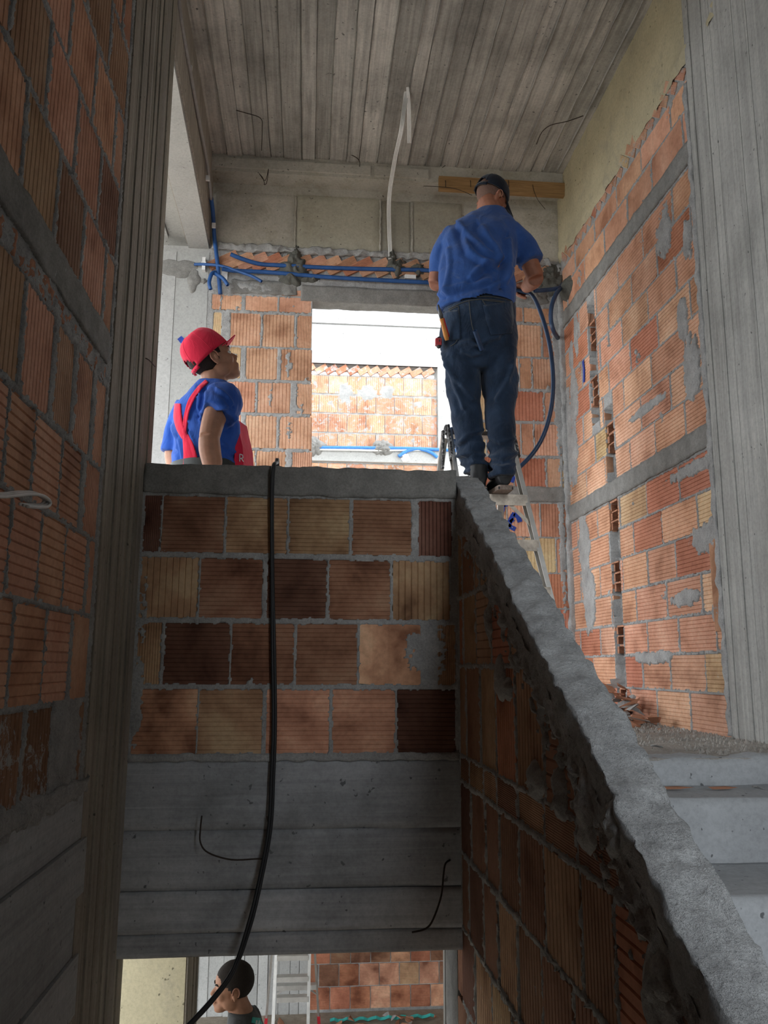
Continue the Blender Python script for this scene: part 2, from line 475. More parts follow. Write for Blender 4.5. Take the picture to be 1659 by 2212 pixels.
def jn(seed, base=-.006, a1=.006, f1=30, a2=.0, thr=.25, f2=7.0):
    """mortar surface: rough joints, with dried dollops pushed out over the block faces"""
    def fn(u, z):
        d = base + a1 * N(u * f1, z * f1, seed) + a1 * .6 * N(u * f1 * 2.7, z * f1 * 2.7, seed + 5)
        if a2:
            p = FB(u * f2, z * f2, seed + 11, 6)
            if p > thr: d += min(.009, (p - thr) * a2)
        return d
    return fn
def bumps(fn, L):
    def g(u, z):
        d = fn(u, z)
        for cu, cz, ru, rz, h in L:
            du, dz = (u - cu) / ru, (z - cz) / rz
            q = du * du + dz * dz
            if q < 1.6:
                q += .6 * FB(u * 14, z * 14, cu * 7, 5) + .25 * N(u * 60, z * 60, 3)
                if q < 1: d = max(d, h * (1 - q) ** .35 - .001 + .003 * N(u * 70, z * 70, 9))
        return d
    return g

YF = 3.30; XL = -.66; XS = .60; XR = 1.91; YB = 5.90; ZFL = -.31; ZLOW = -3.45; ZC = 3.78

# ---- parapet wall straight ahead, its coping and the deep beam it stands on
ZR = []
for ya, yb in ((1076, 1197), (1208, 1337), (1347, 1479), (1489, 1628)):
    ZR.append((PY(640, yb, YF).z, PY(640, ya, YF).z))
w = Wall('-y', YF)
fnP = bumps(jn(3.3, -.003, .004, 34, .03, .80), [(.42, .06, .05, .10, .006), (.52, .06, .035, .14, .005), (-.64, -.12, .03, .2, .006), (-.63, .2, .02, .2, .005)])
w.sheet(XL, XS + .06, -.335, .68, fnP, .0052, .11)
w.finish('wall_center', M['mortar'], 'dark terracotta block parapet wall with grey mortar joints above the deep beam', 'wall')
rows = [
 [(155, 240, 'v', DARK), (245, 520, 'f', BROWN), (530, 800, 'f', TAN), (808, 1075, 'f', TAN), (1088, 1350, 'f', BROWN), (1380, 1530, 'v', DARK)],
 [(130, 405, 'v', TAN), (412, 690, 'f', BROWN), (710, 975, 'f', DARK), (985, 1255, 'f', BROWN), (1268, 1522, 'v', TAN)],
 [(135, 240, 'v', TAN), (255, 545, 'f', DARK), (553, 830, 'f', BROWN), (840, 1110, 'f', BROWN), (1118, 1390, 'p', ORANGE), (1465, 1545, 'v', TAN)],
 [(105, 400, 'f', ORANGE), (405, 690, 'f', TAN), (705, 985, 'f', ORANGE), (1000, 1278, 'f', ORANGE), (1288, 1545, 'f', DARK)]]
for (za, zb), R in zip(ZR, rows):
    for a, b, k, c in R:
        yy = 1250
        ua = PY(230 + a / 2.049, 1000 + 1 / 1, YF).x; 
        yc = (1440 - (za + zb) / 2 * 545)
        ua = PY(230 + a / 2.049, yc, YF).x; ub = PY(230 + b / 2.049, yc, YF).x
        w.brick(max(ua, XL + .012), min(ub, XS - .004), za, zb, k, c, 0, M['brick_stained'])
wall_center = w; w.settle(.0016, .0036)

def rough_bar(name, pts, prof, amp, mat, parent=None, freq=14, seed=1.0, drip=0.0):
    """cast-by-hand strip: a profile swept along pts, every face lumpy"""
    vs = []; fs = []; k = len(prof)
    for i, (p, ux, uz) in enumerate(pts):
        for j, (a, b) in enumerate(prof):
            q = Vector(p) + Vector(ux) * a + Vector(uz) * b
            n = Vector((FB(q.x * freq, q.y * freq, q.z * freq + seed), FB(q.x * freq + 31, q.y * freq, q.z * freq), FB(q.x * freq, q.y * freq + 17, q.z * freq + seed)))
            vs.append(q + n * amp)
    for i in range(len(pts) - 1):
        for j in range(k):
            j2 = (j + 1) % k; fs.append((i * k + j, i * k + j2, (i + 1) * k + j2, (i + 1) * k + j))
    fs.append(tuple(range(k))[::-1]); fs.append(tuple((len(pts) - 1) * k + j for j in range(k)))
    return mesh(name, vs, fs, mat, parent, True)
def rectprof(w_, h, nw, nh):
    p = [(w_ * i / nw, 0) for i in range(nw)] + [(w_, h * i / nh) for i in range(nh)]
    p += [(w_ - w_ * i / nw, h) for i in range(nw)] + [(0, h - h * i / nh) for i in range(nh)]
    return p
ZT = .792
c = rough_bar('trim_1', [((XL + .005 + i * .0105, YF - .012, ZT - .118), (0, 1, 0), (0, 0, 1)) for i in range(120)], rectprof(.125, .118, 10, 9), .0065, M['cement'], None, 12)
tag(c, 'dark trowelled cement coping along the top of the parapet wall', 'coping', None, 'structure')

# deep cast beam below the parapet, board marks as separate lifts
bm_ = MB(); bm_.box(XL, XS + .01, YF + .012, YF + .40, -1.03, -.33)
beam = bm_.build('beam_stairwell', M['conc_x']); tag(beam, 'deep grey board-marked concrete beam below the parapet wall', 'beam', None, 'structure')
zs = [-.335, -.60, -.81, -.955, -1.035]
for i in range(4):
    vs = []; fs = []; nx, nz = 60, 8; z1, z0 = zs[i], zs[i + 1] + (.0005 if i == 0 else .0025)
    dd = [.000, .0012, .006, .003][i]
    for j in range(nz + 1):
        for k in range(nx + 1):
            x = XL + (XS - XL) * k / nx; z = z0 + (z1 - z0) * j / nz
            ed = .004 if j in (0, nz) else 0
            vs.append((x, YF - dd + ed + .0022 * FB(x * 6, z * 18, i), z + (.003 * N(x * 4, i) if j in (0, nz) else 0)))
    for j in range(nz):
        for k in range(nx): a = j * (nx + 1) + k; fs.append((a, a + 1, a + nx + 2, a + nx + 1))
    s0 = len(vs); vs += [(XL, YF + .02, z0), (XS, YF + .02, z0), (XS, YF + .02, z1), (XL, YF + .02, z1)]
    fs += [(s0, s0 + 1) + tuple(range(nx, -1, -1)), (s0 + 2, s0 + 3) + tuple(range(nz * (nx + 1), nz * (nx + 1) + nx + 1))]
    o = mesh('board_mark', vs, fs, M['conc_x'], beam, True); v = [.93, .94, 1.1, 1.03][i]; o.color = (v, v, v * 1.01, 1)
# ragged mortar bed between beam and first course
c = rough_bar('mortar_bed', [((XL + i * .0127, YF - .008, -.352), (0, 1, 0), (0, 0, 1)) for i in range(100)], rectprof(.04, .028, 3, 4), .007, M['mortar'], beam, 20)

# ---- sloping parapet along the flight of stairs
SL = [(-.6, -1.52), (.3, -1.01), (.9, -.685), (1.29, -.466), (1.49, -.346), (1.68, -.235), (1.86, -.11), (2.10, .015), (2.33, .155), (2.83, .458), (3.43, .802)]
def zslope(y):
    for (a, za), (b, zb) in zip(SL, SL[1:]):
        if y <= b: return za + (zb - za) * (y - a) / (b - a)
    return SL[-1][1]
w = Wall('-x', XS)
w.mb = MB()
def fnS(u, z):
    d = jn(8.1, -.004, .004, 30)(u, z)
    g = zslope(u) - .105 - z
    if 0 < g < .16: d += max(0, .020 * (1 - g / .16) * (.35 + 1.6 * FB(u * 26, z * 26, 5, 6)))   # squeezed-out bedding under the coping
    return d
res = .0085; u0, u1 = .9, 3.30; nu = int((u1 - u0) / res)
vs = []; fs = []; nz = 240; zb0 = -1.6
for i in range(nu + 1):
    u = u0 + (u1 - u0) * i / nu; zt = zslope(u) - .06
    for j in range(nz + 1):
        z = min(zb0, zt - .05) + (zt - min(zb0, zt - .05)) * j / nz; d_ = fnS(u, z); w.rec.append((len(vs), u, z, d_)); vs.append(w.P(u, z, d_))
for i in range(nu):
    for j in range(nz): a = i * (nz + 1) + j; fs.append((a, a + 1, a + nz + 2, a + nz + 1))
w.mb.add(vs, fs)
b0 = len(w.mb.v)
prism = [(-.5, -2.6), (3.42, -2.6), (3.42, .72)] + [(y, z - .07) for y, z in SL[:-1][::-1] if y > -.5] + [(-.5, zslope(-.5) - .07)]
k = len(prism)
w.mb.add([(XS + .045, y, z) for y, z in prism] + [(XS + .103, y, z) for y, z in prism],
         [tuple(range(k)), tuple(range(2 * k - 1, k - 1, -1))] + [(i, k + i, k + (i + 1) % k, (i + 1) % k) for i in range(k)])
w.mb.box(XS + .0, XS + .10, 3.42, 3.72, -2.6, -1.035)
for ya_, yb_ in ((-.5, .2), (.2, .9)):
    za_, zb_ = zslope(ya_) - .07, zslope(yb_) - .07
    w.mb.add([(x, y, z) for x in (XS + .003, XS + .05) for y, z in ((ya_, -2.6), (yb_, -2.6), (yb_, zb_), (ya_, za_))], [(0, 1, 2, 3), (7, 6, 5, 4), (0, 4, 5, 1), (1, 5, 6, 2), (2, 6, 7, 3), (3, 7, 4, 0)])
w.finish('wall_stair', M['mortar'], 'dark brick parapet wall sloping down beside the flight of stairs', 'wall')
ym, zm = 1.9, zslope(1.9)
cuts = []
srow = [(.53, .668), (.275, .525), (.01, .265), (-.325, -.0), (-.42, -.335), (-.68, -.435), (-.945, -.695), (-1.205, -.96), (-1.465, -1.22), (-1.73, -1.48), (-1.95, -1.745)]
for ri, (za, zb) in enumerate(srow):
    y = 3.295 if ri < 7 else 3.70; first = True
    off = rnd.uniform(.08, .22)
    kindrow = 'f' if ri == 4 else 'v'
    while y > -.3:
        wdt = off if first else rnd.choice([.25, .25, .25, .20, .28]); first = False
        ya = y - wdt
        top = zslope(ya)
        if za < zslope(y) - .12:
            sl = Vector((0, -(zslope(y) - zslope(ya)), wdt)).normalized()
            cl = [(Vector((XS, ya, zslope(ya) - .115)), sl)] if zb > zslope(ya) - .115 else None
            kk = kindrow
            if cl and rnd.random() < .6: kk = 'h'
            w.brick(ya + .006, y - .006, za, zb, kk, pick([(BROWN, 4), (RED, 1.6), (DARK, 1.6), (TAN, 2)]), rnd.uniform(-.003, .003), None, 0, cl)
        y = ya
wall_stair = w; w.settle(.003, .006, lambda u, z: np.array([zslope(a) for a in u]) - .118 - z)
npt = 330; pts = []
for i in range(npt):
    y = -.55 + (3.40 + .55) * i / (npt - 1)
    t = Vector((0, 1, (zslope(y + .02) - zslope(y - .02)) / .04)).normalized(); nrm = Vector((0, -t.z, t.y))
    pts.append((Vector((XS - .003, y, zslope(y) + .012)) - nrm * .125, (1, 0, 0), nrm))
sc = rough_bar('trim_2', pts, rectprof(.112, .125, 12, 9), .0115, M['cap_top'], None, 17, 4.4)
tag(sc, 'pale rough sloping concrete coping running down along the stairs', 'coping', None, 'structure')
# cement dollops hanging under the coping
def dollop(name, wallobj, u, z, ru, rz, h, mat, parent, seed, n=26, m=7):
    vs = [wallobj.P(u, z, h * (1 + .3 * N(seed, 1)))]; fs = []
    for j in range(1, m + 1):
        for k in range(n):
            t = 2 * PI * k / n; rr = j / m
            R = 1 + .38 * FB(math.cos(t) * 1.6 + seed, math.sin(t) * 1.6, seed, 4)
            uu = u + ru * rr * R * math.cos(t); zz = z + rz * rr * R * math.sin(t)
            hh = h * (1 - rr ** 2.2) + h * .55 * FB(uu * 26, zz * 26, seed, 4) * (1 - rr ** 4)
            vs.append(wallobj.P(uu, zz, hh if j < m else -.008))
    for k in range(n): q = (0, 1 + k, 1 + (k + 1) % n); fs.append(q)
    for j in range(m - 1):
        for k in range(n): k2 = (k + 1) % n; a = 1 + j * n; fs.append((a + k, a + n + k, a + n + k2, a + k2))
    return mesh(name, vs, fs, mat, parent, True)
for x, y, ru, rz in ((1085, 1465, .06, .07), (1100, 1490, .05, .04), (1215, 1720, .035, .07), (1160, 1690, .08, .05), (1425, 2160, .06, .09), (1440, 2120, .04, .05), (975, 1190, .02, .09), (1330, 1800, .04, .06), (1060, 1340, .03, .08), (1270, 1760, .05, .09)):
    p = PX(x, y, XS); dollop('mortar_lump', w, p.y, p.z, ru, rz, .022, M['mortar'], w.root, x * .37)

# ---- left wall and its column
w = Wall('+x', XL)
rl = [(-.34, -.105), (-.095, .145), (.155, .375), (.385, .60), (.612, .875), (1.055, 1.30), (1.312, 1.56), (1.572, 1.82), (1.832, 2.08), (2.092, 2.34), (2.352, 2.6)]
w.sheet(1.45, 2.66, -.36, 2.7, bumps(jn(5.7, -.004, .003, 30), [(2.45, -.22, .07, .14, .008), (2.0, -.36, .3, .05, .02)]), .0065, .25); w.box(-1.3, 1.45, -.36, 2.7, -.25, -.003)
w.box(-1.3, 2.66, 2.7, 3.8, -.25, 0); w.box(-1.3, 2.66, -2.6, -.36, -.25, -.05)
w.finish('wall_left', M['mortar'], 'shadowed terracotta block wall on the left with a grey cement band', 'wall')
def ypx(px, py): return PX(px, py, XL).y
explicit = {0: [(-40, 43, 'v', BROWN), (49, 104, 'v', BROWN), (164, 190, 'v', TAN)],
            1: [(-60, 20, 'h', ORANGE), (22, 92, 'h', ORANGE), (94, 147, 'h', ORANGE), (153, 189, 'p', ORANGE), (192, 205, 'p', ORANGE)],
            2: [(-60, 11, 'h', ORANGE), (13, 79, 'h', ORANGE), (81, 136, 'h', ORANGE), (137, 183, 'h', ORANGE), (188, 211, 'p', ORANGE)],
            3: [(-60, -2, 'h', ORANGE), (0, 62, 'h', ORANGE), (64, 124, 'h', ORANGE), (126, 170, 'h', ORANGE), (180, 212, 'v', ORANGE)],
            4: [(-70, 31, 'v', TAN), (38, 103, 'v', ORANGE), (113, 153, 'v', TAN), (161, 197, 'v', ORANGE), (205, 229, 'v', ORANGE)]}
rowpy = {0: 1640, 1: 1420, 2: 1240, 3: 1080, 4: 870}
for ri, (za, zb) in enumerate(rl):
    if ri in explicit:
        for a, b, k, c in explicit[ri]:
            w.brick(ypx(a, rowpy[ri]), min(2.63, ypx(b, rowpy[ri])), za, zb, k, c, 0, M['brick'] if ri else M['brick_smeared'])
        y = ypx(explicit[ri][0][0], rowpy[ri]) - .01
    else: y = 2.64 - rnd.choice([0, 0])
    if ri > 4 and ri % 2: w.brick(y - .11, y - .005, za, zb, 'v', ORANGE); y -= .12
    while y > -.4:
        w.brick(y - .245, y - .008, za, zb, 'v', pick([(ORANGE, 3), (TAN, 2), (BROWN, 1)])); y -= .253
wall_left = w; w.settle(.003, .006)
bnd = rough_bar('cement_band', [((XL - .03, .2 + i * .0127, .945), (1, 0, 0), (0, 0, 1)) for i in range(190)], rectprof(.04, .105, 3, 7), .006, M['cement'], w.root, 10, 2.2)
rough_bar('broken_course', [((XL - .03, .3 + i * .0127, .882), (1, 0, 0), (0, 0, 1)) for i in range(182)], rectprof(.031, .05, 3, 5), .009, M['brick_raw'], w.root, 26, 6.2)
# concrete upstand at the foot of the left wall, cast in boards
lo = MB(); lo.box(XL - .25, XL - .012, -1.3, 2.8, -2.7, -.34); lw = lo.build('wall_left_base', M['conc_y'])
tag(lw, 'grey cast concrete base of the left wall below the blocks', 'wall', None, 'structure')
zs = [-.345, -.505, -.665, -.83, -1.0, -1.17, -1.34, -1.5]
for i in range(len(zs) - 1):
    mbb = MB(); z1, z0 = zs[i], zs[i + 1]; d = [.004, .012, .002, .010, .0, .008, .003][i]
    mbb.box(XL - .03, XL + d, -.6, 2.72, z0 + .003, z1 - .002)
    o = mbb.build('board_mark', M['conc_y'], lw); v = [1.05, .95, .92, 1.0, .9, 1, 1][i]; o.color = (v, v, v, 1)
rough_bar('mortar_bed', [((XL - .01, -.4 + i * .0127, -.375), (1, 0, 0), (0, 0, 1)) for i in range(246)], rectprof(.022, .05, 3, 5), .014, M['mortar_pale'], lw, 22, 3)
# column
cl = MB(); cl.box(XL - .35, XL - .012, 2.64, 3.445, -2.7, 3.8)
co = cl.build('column_left', M['conc_zw']); tag(co, 'tall brown-grey board-marked concrete column at the end of the left wall', 'column', None, 'structure')
y = 2.64
while y < 3.44:
    wd = min(rnd.choice([.035, .05, .07, .09, .05]), 3.445 - y)
    if 3.445 - y - wd < .02: wd = 3.445 - y
    mbb = MB(); d = rnd.choice([0, .003, .008, .012, .005])
    n_ = 70; vs = []; fs = []
    for i in range(n_ + 1):
        z = -2.6 + 6.4 * i / n_; e0 = .004 * FB(y * 9, z * 3, 1); e1 = .004 * FB((y + wd) * 9, z * 3, 1)
        vs += [(XL - .03, y + e0, z), (XL + d, y + e0 + .002, z), (XL + d, y + wd + e1 - .002, z), (XL - .03, y + wd + e1, z)]
    for i in range(n_):
        a = 4 * i; fs += [(a, a + 4, a + 5, a + 1), (a + 1, a + 5, a + 6, a + 2), (a + 2, a + 6, a + 7, a + 3)]
    o = mesh('board_mark', vs, fs, M['conc_zw'], co); v = rnd.uniform(.8, 1.15); o.color = (v, v * rnd.uniform(.97, 1.0), v * rnd.uniform(.93, 1), 1)
    y += wd

# ---- back wall with its wide opening
w = Wall('-y', YB)
XJ0, XJ1 = .0, 1.22                              # sides of the opening
fB = jn(2.2, -.005, .007, 30, .05, .55)
w.sheet(-.80, XJ0 - .012, ZFL, 3.12, bumps(fB, [(-.18, 2.2, .03, .12, .006), (-.3, 1.95, .02, .12, .005), (-.16, 1.68, .03, .1, .005)]), .0085, .13)
w.sheet(XJ1 + .012, 2.06, ZFL, 3.12, bumps(fB, [(1.86, 2.2, .04, .9, .008), (1.85, .9, .03, .6, .007)]), .0085, .13)
w.sheet(XJ0 - .012, XJ1 + .012, 2.72, 3.12, fB, .0085, .13)
w.finish('wall_back', M['mortar_pale'], 'pale orange block wall around the wide opening at the back', 'wall')
PALB = [(ORANGE, 2), (PALE, 4), (YEL, .35)]
def zy(y): return PY(560, y, YB).z
rb = [(748, 678), (819, 752), (891, 826), (968, 898), (1040, 974)]
jl = [[(355, 405), (460, 640), (655, 845), (860, 948)], [(355, 440), (455, 520), (555, 740), (765, 948)], [(355, 420), (430, 610), (625, 820), (860, 948)], [(355, 520), (550, 735), (755, 948)], [(355, 420), (430, 605), (615, 790), (830, 948)]]
for (ya, yb), J in zip(rb, jl):
    for a, b in J:
        w.brick(PY(330 + a * .3617, ya, YB).x, PY(330 + b * .3617, ya, YB).x, zy(ya), zy(yb), 'v', pick(PALB), 0, M['brick_clean'])
for a, b in ((355, 405), (412, 530), (555, 745), (757, 948)):
    w.brick(PY(330 + a * .3617, 650, YB).x, PY(330 + b * .3617, 650, YB).x, zy(672), zy(640), 'p', ORANGE, 0, M['brick_clean'])
w.brick(PY(607, 640, YB).x, PY(672, 640, YB).x, zy(636), zy(624), 'p', ORANGE, 0, M['brick_clean'])
zlow = [(1.07, 1.31)] ; z = 1.195
blow = []
z = 1.19
while z > ZFL: blow.append((max(z - .25, ZFL), z)); z -= .26
rr = [(zy(a), zy(b)) for a, b in rb] + blow
jr = [[1.23, 1.42, 1.50, 1.745, 1.86, 2.05], [1.23, 1.30, 1.56, 1.66, 1.88, 2.05]]
for i, (za, zb) in enumerate(rr):
    xs = jr[i % 2] if i < 5 else [1.23, 1.44, 1.69, 1.90, 2.05] if i % 2 else [1.23, 1.30, 1.56, 1.80, 2.05]
    for a, b in zip(xs, xs[1:]):
        w.brick(a + .006, min(b, 2.04) - .006, za, zb, 'v', pick([(ORANGE, 3), (PALE, 1.5), (YEL, 1), (RED, 1)]), 0, M['brick_clean'])
for a, b in ((1.23, 1.60), (1.61, 1.9)): w.brick(a, b, zy(672), zy(640), 'p', ORANGE)
for i, (za, zb) in enumerate(blow):
    xs = [-.79, -.6, -.35, -.1, XJ0 - .01] if i % 2 else [-.79, -.48, -.23, XJ0 - .01]
    for a, b in zip(xs, xs[1:]): w.brick(a + .006, b - .006, za, zb, 'v', pick(PALB), 0, M['brick_clean'])
wall_back = w; w.settle(.002, .005)
# jamb blocks seen edge-on in the opening
z = ZFL
# cement ties (bond beams) on the back wall
zb0, zb1 = zy(645), zy(612)
rough_bar('lintel', [((-.1 + i * .0125, YB - .012, 2.70), (0, 1, 0), (0, 0, 1)) for i in range(118)], rectprof(.14, .125, 10, 6), .004, M['cement'], w.root, 8, 7)
rough_bar('cement_band', [((-.62 + i * .0125, YB - .012, 2.74), (0, 1, 0), (0, 0, 1)) for i in range(40)], rectprof(.03, .105, 3, 6), .010, M['cement'], w.root, 18, 8)
rough_bar('cement_band', [((1.23 + i * .0125, YB - .010, 1.20), (0, 1, 0), (0, 0, 1)) for i in range(54)], rectprof(.03, .115, 3, 6), .007, M['cement'], w.root, 16, 9)
rough_bar('cement_band', [((-.79 + i * .0125, YB - .010, 1.20), (0, 1, 0), (0, 0, 1)) for i in range(62)], rectprof(.03, .115, 3, 6), .007, M['cement'], w.root, 16, 9)
# slanted closing course under the beam
x = -.72
while x < 1.9:
    tl = math.radians(-62)
    o = w.brick(x, x + .07, 2.875, 3.11, 'v', pick([(ORANGE, 2), (PALE, 2), (RED, .6)]), .022, M['brick_clean'], tl * -1)
    x += rnd.uniform(.105, .125)
x = -.6
while x < 1.9:
    w.brick(x, x + .23, 2.845, 2.915, 'p', ORANGE, -.004, M['brick']); x += .24

# ---- right wall
w = Wall('-x', XR)
zl_ = [ZFL, -.115, .075, .262, .458, .658, .850, 1.045, 1.165, 1.355, 1.555, 1.752, 1.953, 2.15, 2.345, 2.552, 2.675, 2.87, 3.03]
zr = [(a + .005, b_ - .006) for a, b_ in zip(zl_, zl_[1:]) if a not in (1.045, 2.552)]
chA = (5.26, 1.62, 2.5)          # chase for the pipes: centre y, bottom, top
chB = (5.02, -.24, 1.66)
def fR0(u, z):
    d = jn(4.4, -.006, .004, 28, .06, .62, 6.0)(u, z)
    return d
pat = []
for x, y, ru, rz, h in ((1435, 500, .045, .16, .012), (1400 + 85, 520, .025, .12, .010), (1475, 690, .03, .12, .012), (1497, 790, .05, .17, .013), (1235, 770, .03, .13, .012), (1240, 860, .05, .2, .012), (1240, 980, .06, .25, .012),
                        (1262, 1180, .07, .25, .012), (1275, 1300, .07, .22, .012), (1540, 1155, .11, .09, .016), (1400, 880, .14, .035, .010), (1480, 1290, .08, .05, .010), (1560, 1310, .05, .10, .012), (1520, 1000, .25, .04, .008), (1410, 1420, .14, .04, .009), (1265, 1240, .05, .3, .011), (1245, 720, .03, .2, .010), (1230, 950, .04, .4, .010), (1590, 1530, .04, .1, .01)):
    p = PX(x, y, XR); pat.append((p.y, p.z, ru * (2.0 if x > 1300 else 1.7), rz, h))
fR1 = bumps(fR0, pat)
def fR(u, z):
    for yc, za, zb in (chA, chB):
        if abs(u - yc) < .072 + .012 * N(z * 18, 1.7) and za < z < zb:
            return (-.20 if any(k % 2 == 0 and a <= z <= b_ for k, (a, b_) in enumerate(zr)) else -.05) + .012 * FB(u * 20, z * 14, 2)
    return fR1(u, z)
w.sheet(3.66, 5.92, ZFL - .05, 3.15, fR, .0075, .28, -.225)
w.box(-1.3, 3.66, -2.6, 3.8, -.25, -.05)
w.finish('wall_right', M['mortar_pale'], 'bright orange block wall on the right with a pipe chase cut into it', 'wall')
PALR = [(ORANGE, 5), (PALE, 2.4), (YEL, .45), (RED, .8)]
for ri, (za, zb) in enumerate(zr):
    y = 5.885; first = True
    offs = .16 + (.2 if ri % 2 else 0) + rnd.uniform(-.04, .04)
    while y > 3.70:
        wd = offs if first else rnd.choice([.40, .40, .42, .37]); first = False
        ya = max(y - wd, 3.69)
        a, b = ya + .006, y - .006
        segs = [(a, b)]
        for yc, c0, c1 in (chA, chB):
            if za < c1 - .03 and zb > c0 + .03:
                ns = []
                for s0, s1 in segs:
                    if s1 < yc - .075 or s0 > yc + .075: ns.append((s0, s1)); continue
                    if yc - .075 - s0 > .015: ns.append((s0, yc - .075))
                    if s1 - (yc + .075) > .015: ns.append((yc + .075, s1))
                segs = ns
        c = pick(PALR)
        kk = 'h' if ri < 14 else 'p'
        for s0, s1 in segs: w.brick(s0, s1, za, zb, kk, c, rnd.uniform(-.004, .003), M['brick'])
        y = ya
wall_right = w; w.settle(.002, .005)
for z0, z1, sd in ((1.048, 1.163, 1), (2.555, 2.672, 2)):
    rough_bar('cement_band', [((XR - .014, 3.70 + i * .0125, z0), (1, 0, 0), (0, 0, 1)) for i in range(176)], rectprof(.03, z1 - z0, 3, 6), .006, M['cement'], w.root, 14, sd)
y = 3.74                                            # broken closing course under the beam
while y < 5.85:
    w.brick(y, y + .06, 3.02, 3.19, 'v', pick(PALR), .006, M['brick_smeared'], math.radians(-50)); y += rnd.uniform(.08, .11)
w.brick(3.705, 3.775, .17, .62, 'v', ORANGE, .012, M['brick_clean'])
# webs of the hollow blocks left standing in the chase
rw = random.Random(12)
for yc, za, zb in (chA, chB):
    for ri, (z0, z1) in enumerate(zr):
        if z1 < za or z0 > zb or ri % 2: continue        # every other course shows its open cells
        for k in range(3):
            h = (z1 - z0) / 3; zc = z0 + h * (k + .5); wv = rw.uniform(.044, .062)
            for sg in (-1, 1):
                hb = MB(); a_, b_ = sorted((yc + sg * wv, yc + sg * .078)); hb.box(XR + .012, XR + .19, a_, b_, zc - h * .36, zc + h * .36); hb.build('clay_cell', M['brick_raw'], w.root)
            hb = MB(); e = rw.uniform(0, .03); hb.box(XR + rw.uniform(-.004, .02), XR + .19, yc - .074 + e, yc + .074 - rw.uniform(0, .03), zc + h * .36, zc + h * .36 + rw.uniform(.007, .014)); hb.build('clay_web', M['brick_raw'], w.root)
# corner fillet of mortar between back and right wall
rough_bar('mortar_fillet', [((XR - .035, YB - .035, -.3 + i * .02), (1, 0, 0), (0, 1, 0)) for i in range(170)], rectprof(.06, .06, 3, 3), .014, M['mortar_pale'], w.root, 16, 12)

# right column
rc = MB(); rc.box(XR - .004, XR + .3, 2.9, 3.665, -2.6, 3.8)
rco = rc.build('column_right', M['conc_z']); tag(rco, 'tall grey board-marked concrete column at the end of the right wall', 'column', None, 'structure')
y = 2.92
while y < 3.66:
    wd = min(rnd.choice([.07, .09, .11, .06]), 3.665 - y)
    if 3.665 - y - wd < .03: wd = 3.665 - y
    d = rnd.choice([.012, .014, .016, .018]); n_ = 60; vs = []; fs = []
    for i in range(n_ + 1):
        z = -2.5 + 6.3 * i / n_; e0 = .003 * FB(y * 9, z * 3, 4); e1 = .003 * FB((y + wd) * 9, z * 3, 4)
        vs += [(XR + .01, y + e0, z), (XR - d, y + e0 + .001, z), (XR - d, y + wd + e1 - .001, z), (XR + .01, y + wd + e1, z)]
    for i in range(n_):
        a = 4 * i; fs += [(a, a + 1, a + 5, a + 4), (a + 1, a + 2, a + 6, a + 5), (a + 2, a + 3, a + 7, a + 6)]
    o = mesh('board_mark', vs, fs, M['conc_z'], rco); v = rnd.uniform(.9, 1.08); o.color = (v, v, v, 1); y += wd
rough_bar('mortar_fillet', [((XR - .022, 3.665, -.3 + i * .02), (1, 0, 0), (0, 1, 0)) for i in range(165)], rectprof(.03, .04, 3, 3), .010, M['mortar'], rco, 16, 15)

# right beam above the blocks, cast against the wall
b = MB(); b.box(XR - .0, XR + .25, 2.9, YB + .2, 3.14, ZC + .1)
rbm = b.build('beam_right', M['conc_yellow']); tag(rbm, 'yellowish rough concrete beam above the right block wall', 'beam', None, 'structure')
Wb = Wall('-x', XR + .0)
def fbm(u, z): return .006 + .006 * FB(u * 5, z * 5, 3) + (.02 * max(0, FB(u * 9, z * 9, 7)) if z < 3.2 else 0)
vs = []; fs = []; nu, nz = 110, 26
for j in range(nz + 1):
    for i in range(nu + 1): u = 3.0 + 2.92 * i / nu; z = 3.10 + (ZC + .04 - 3.10) * j / nz; vs.append(Wb.P(u, z + (.02 * FB(u * 8, 2) if j == 0 else 0), fbm(u, z)))
for j in range(nz):
    for i in range(nu): a = j * (nu + 1) + i; fs.append((a, a + nu + 1, a + nu + 2, a + 1))
mesh('cast_face', vs, fs, M['conc_yellow'], rbm, True)

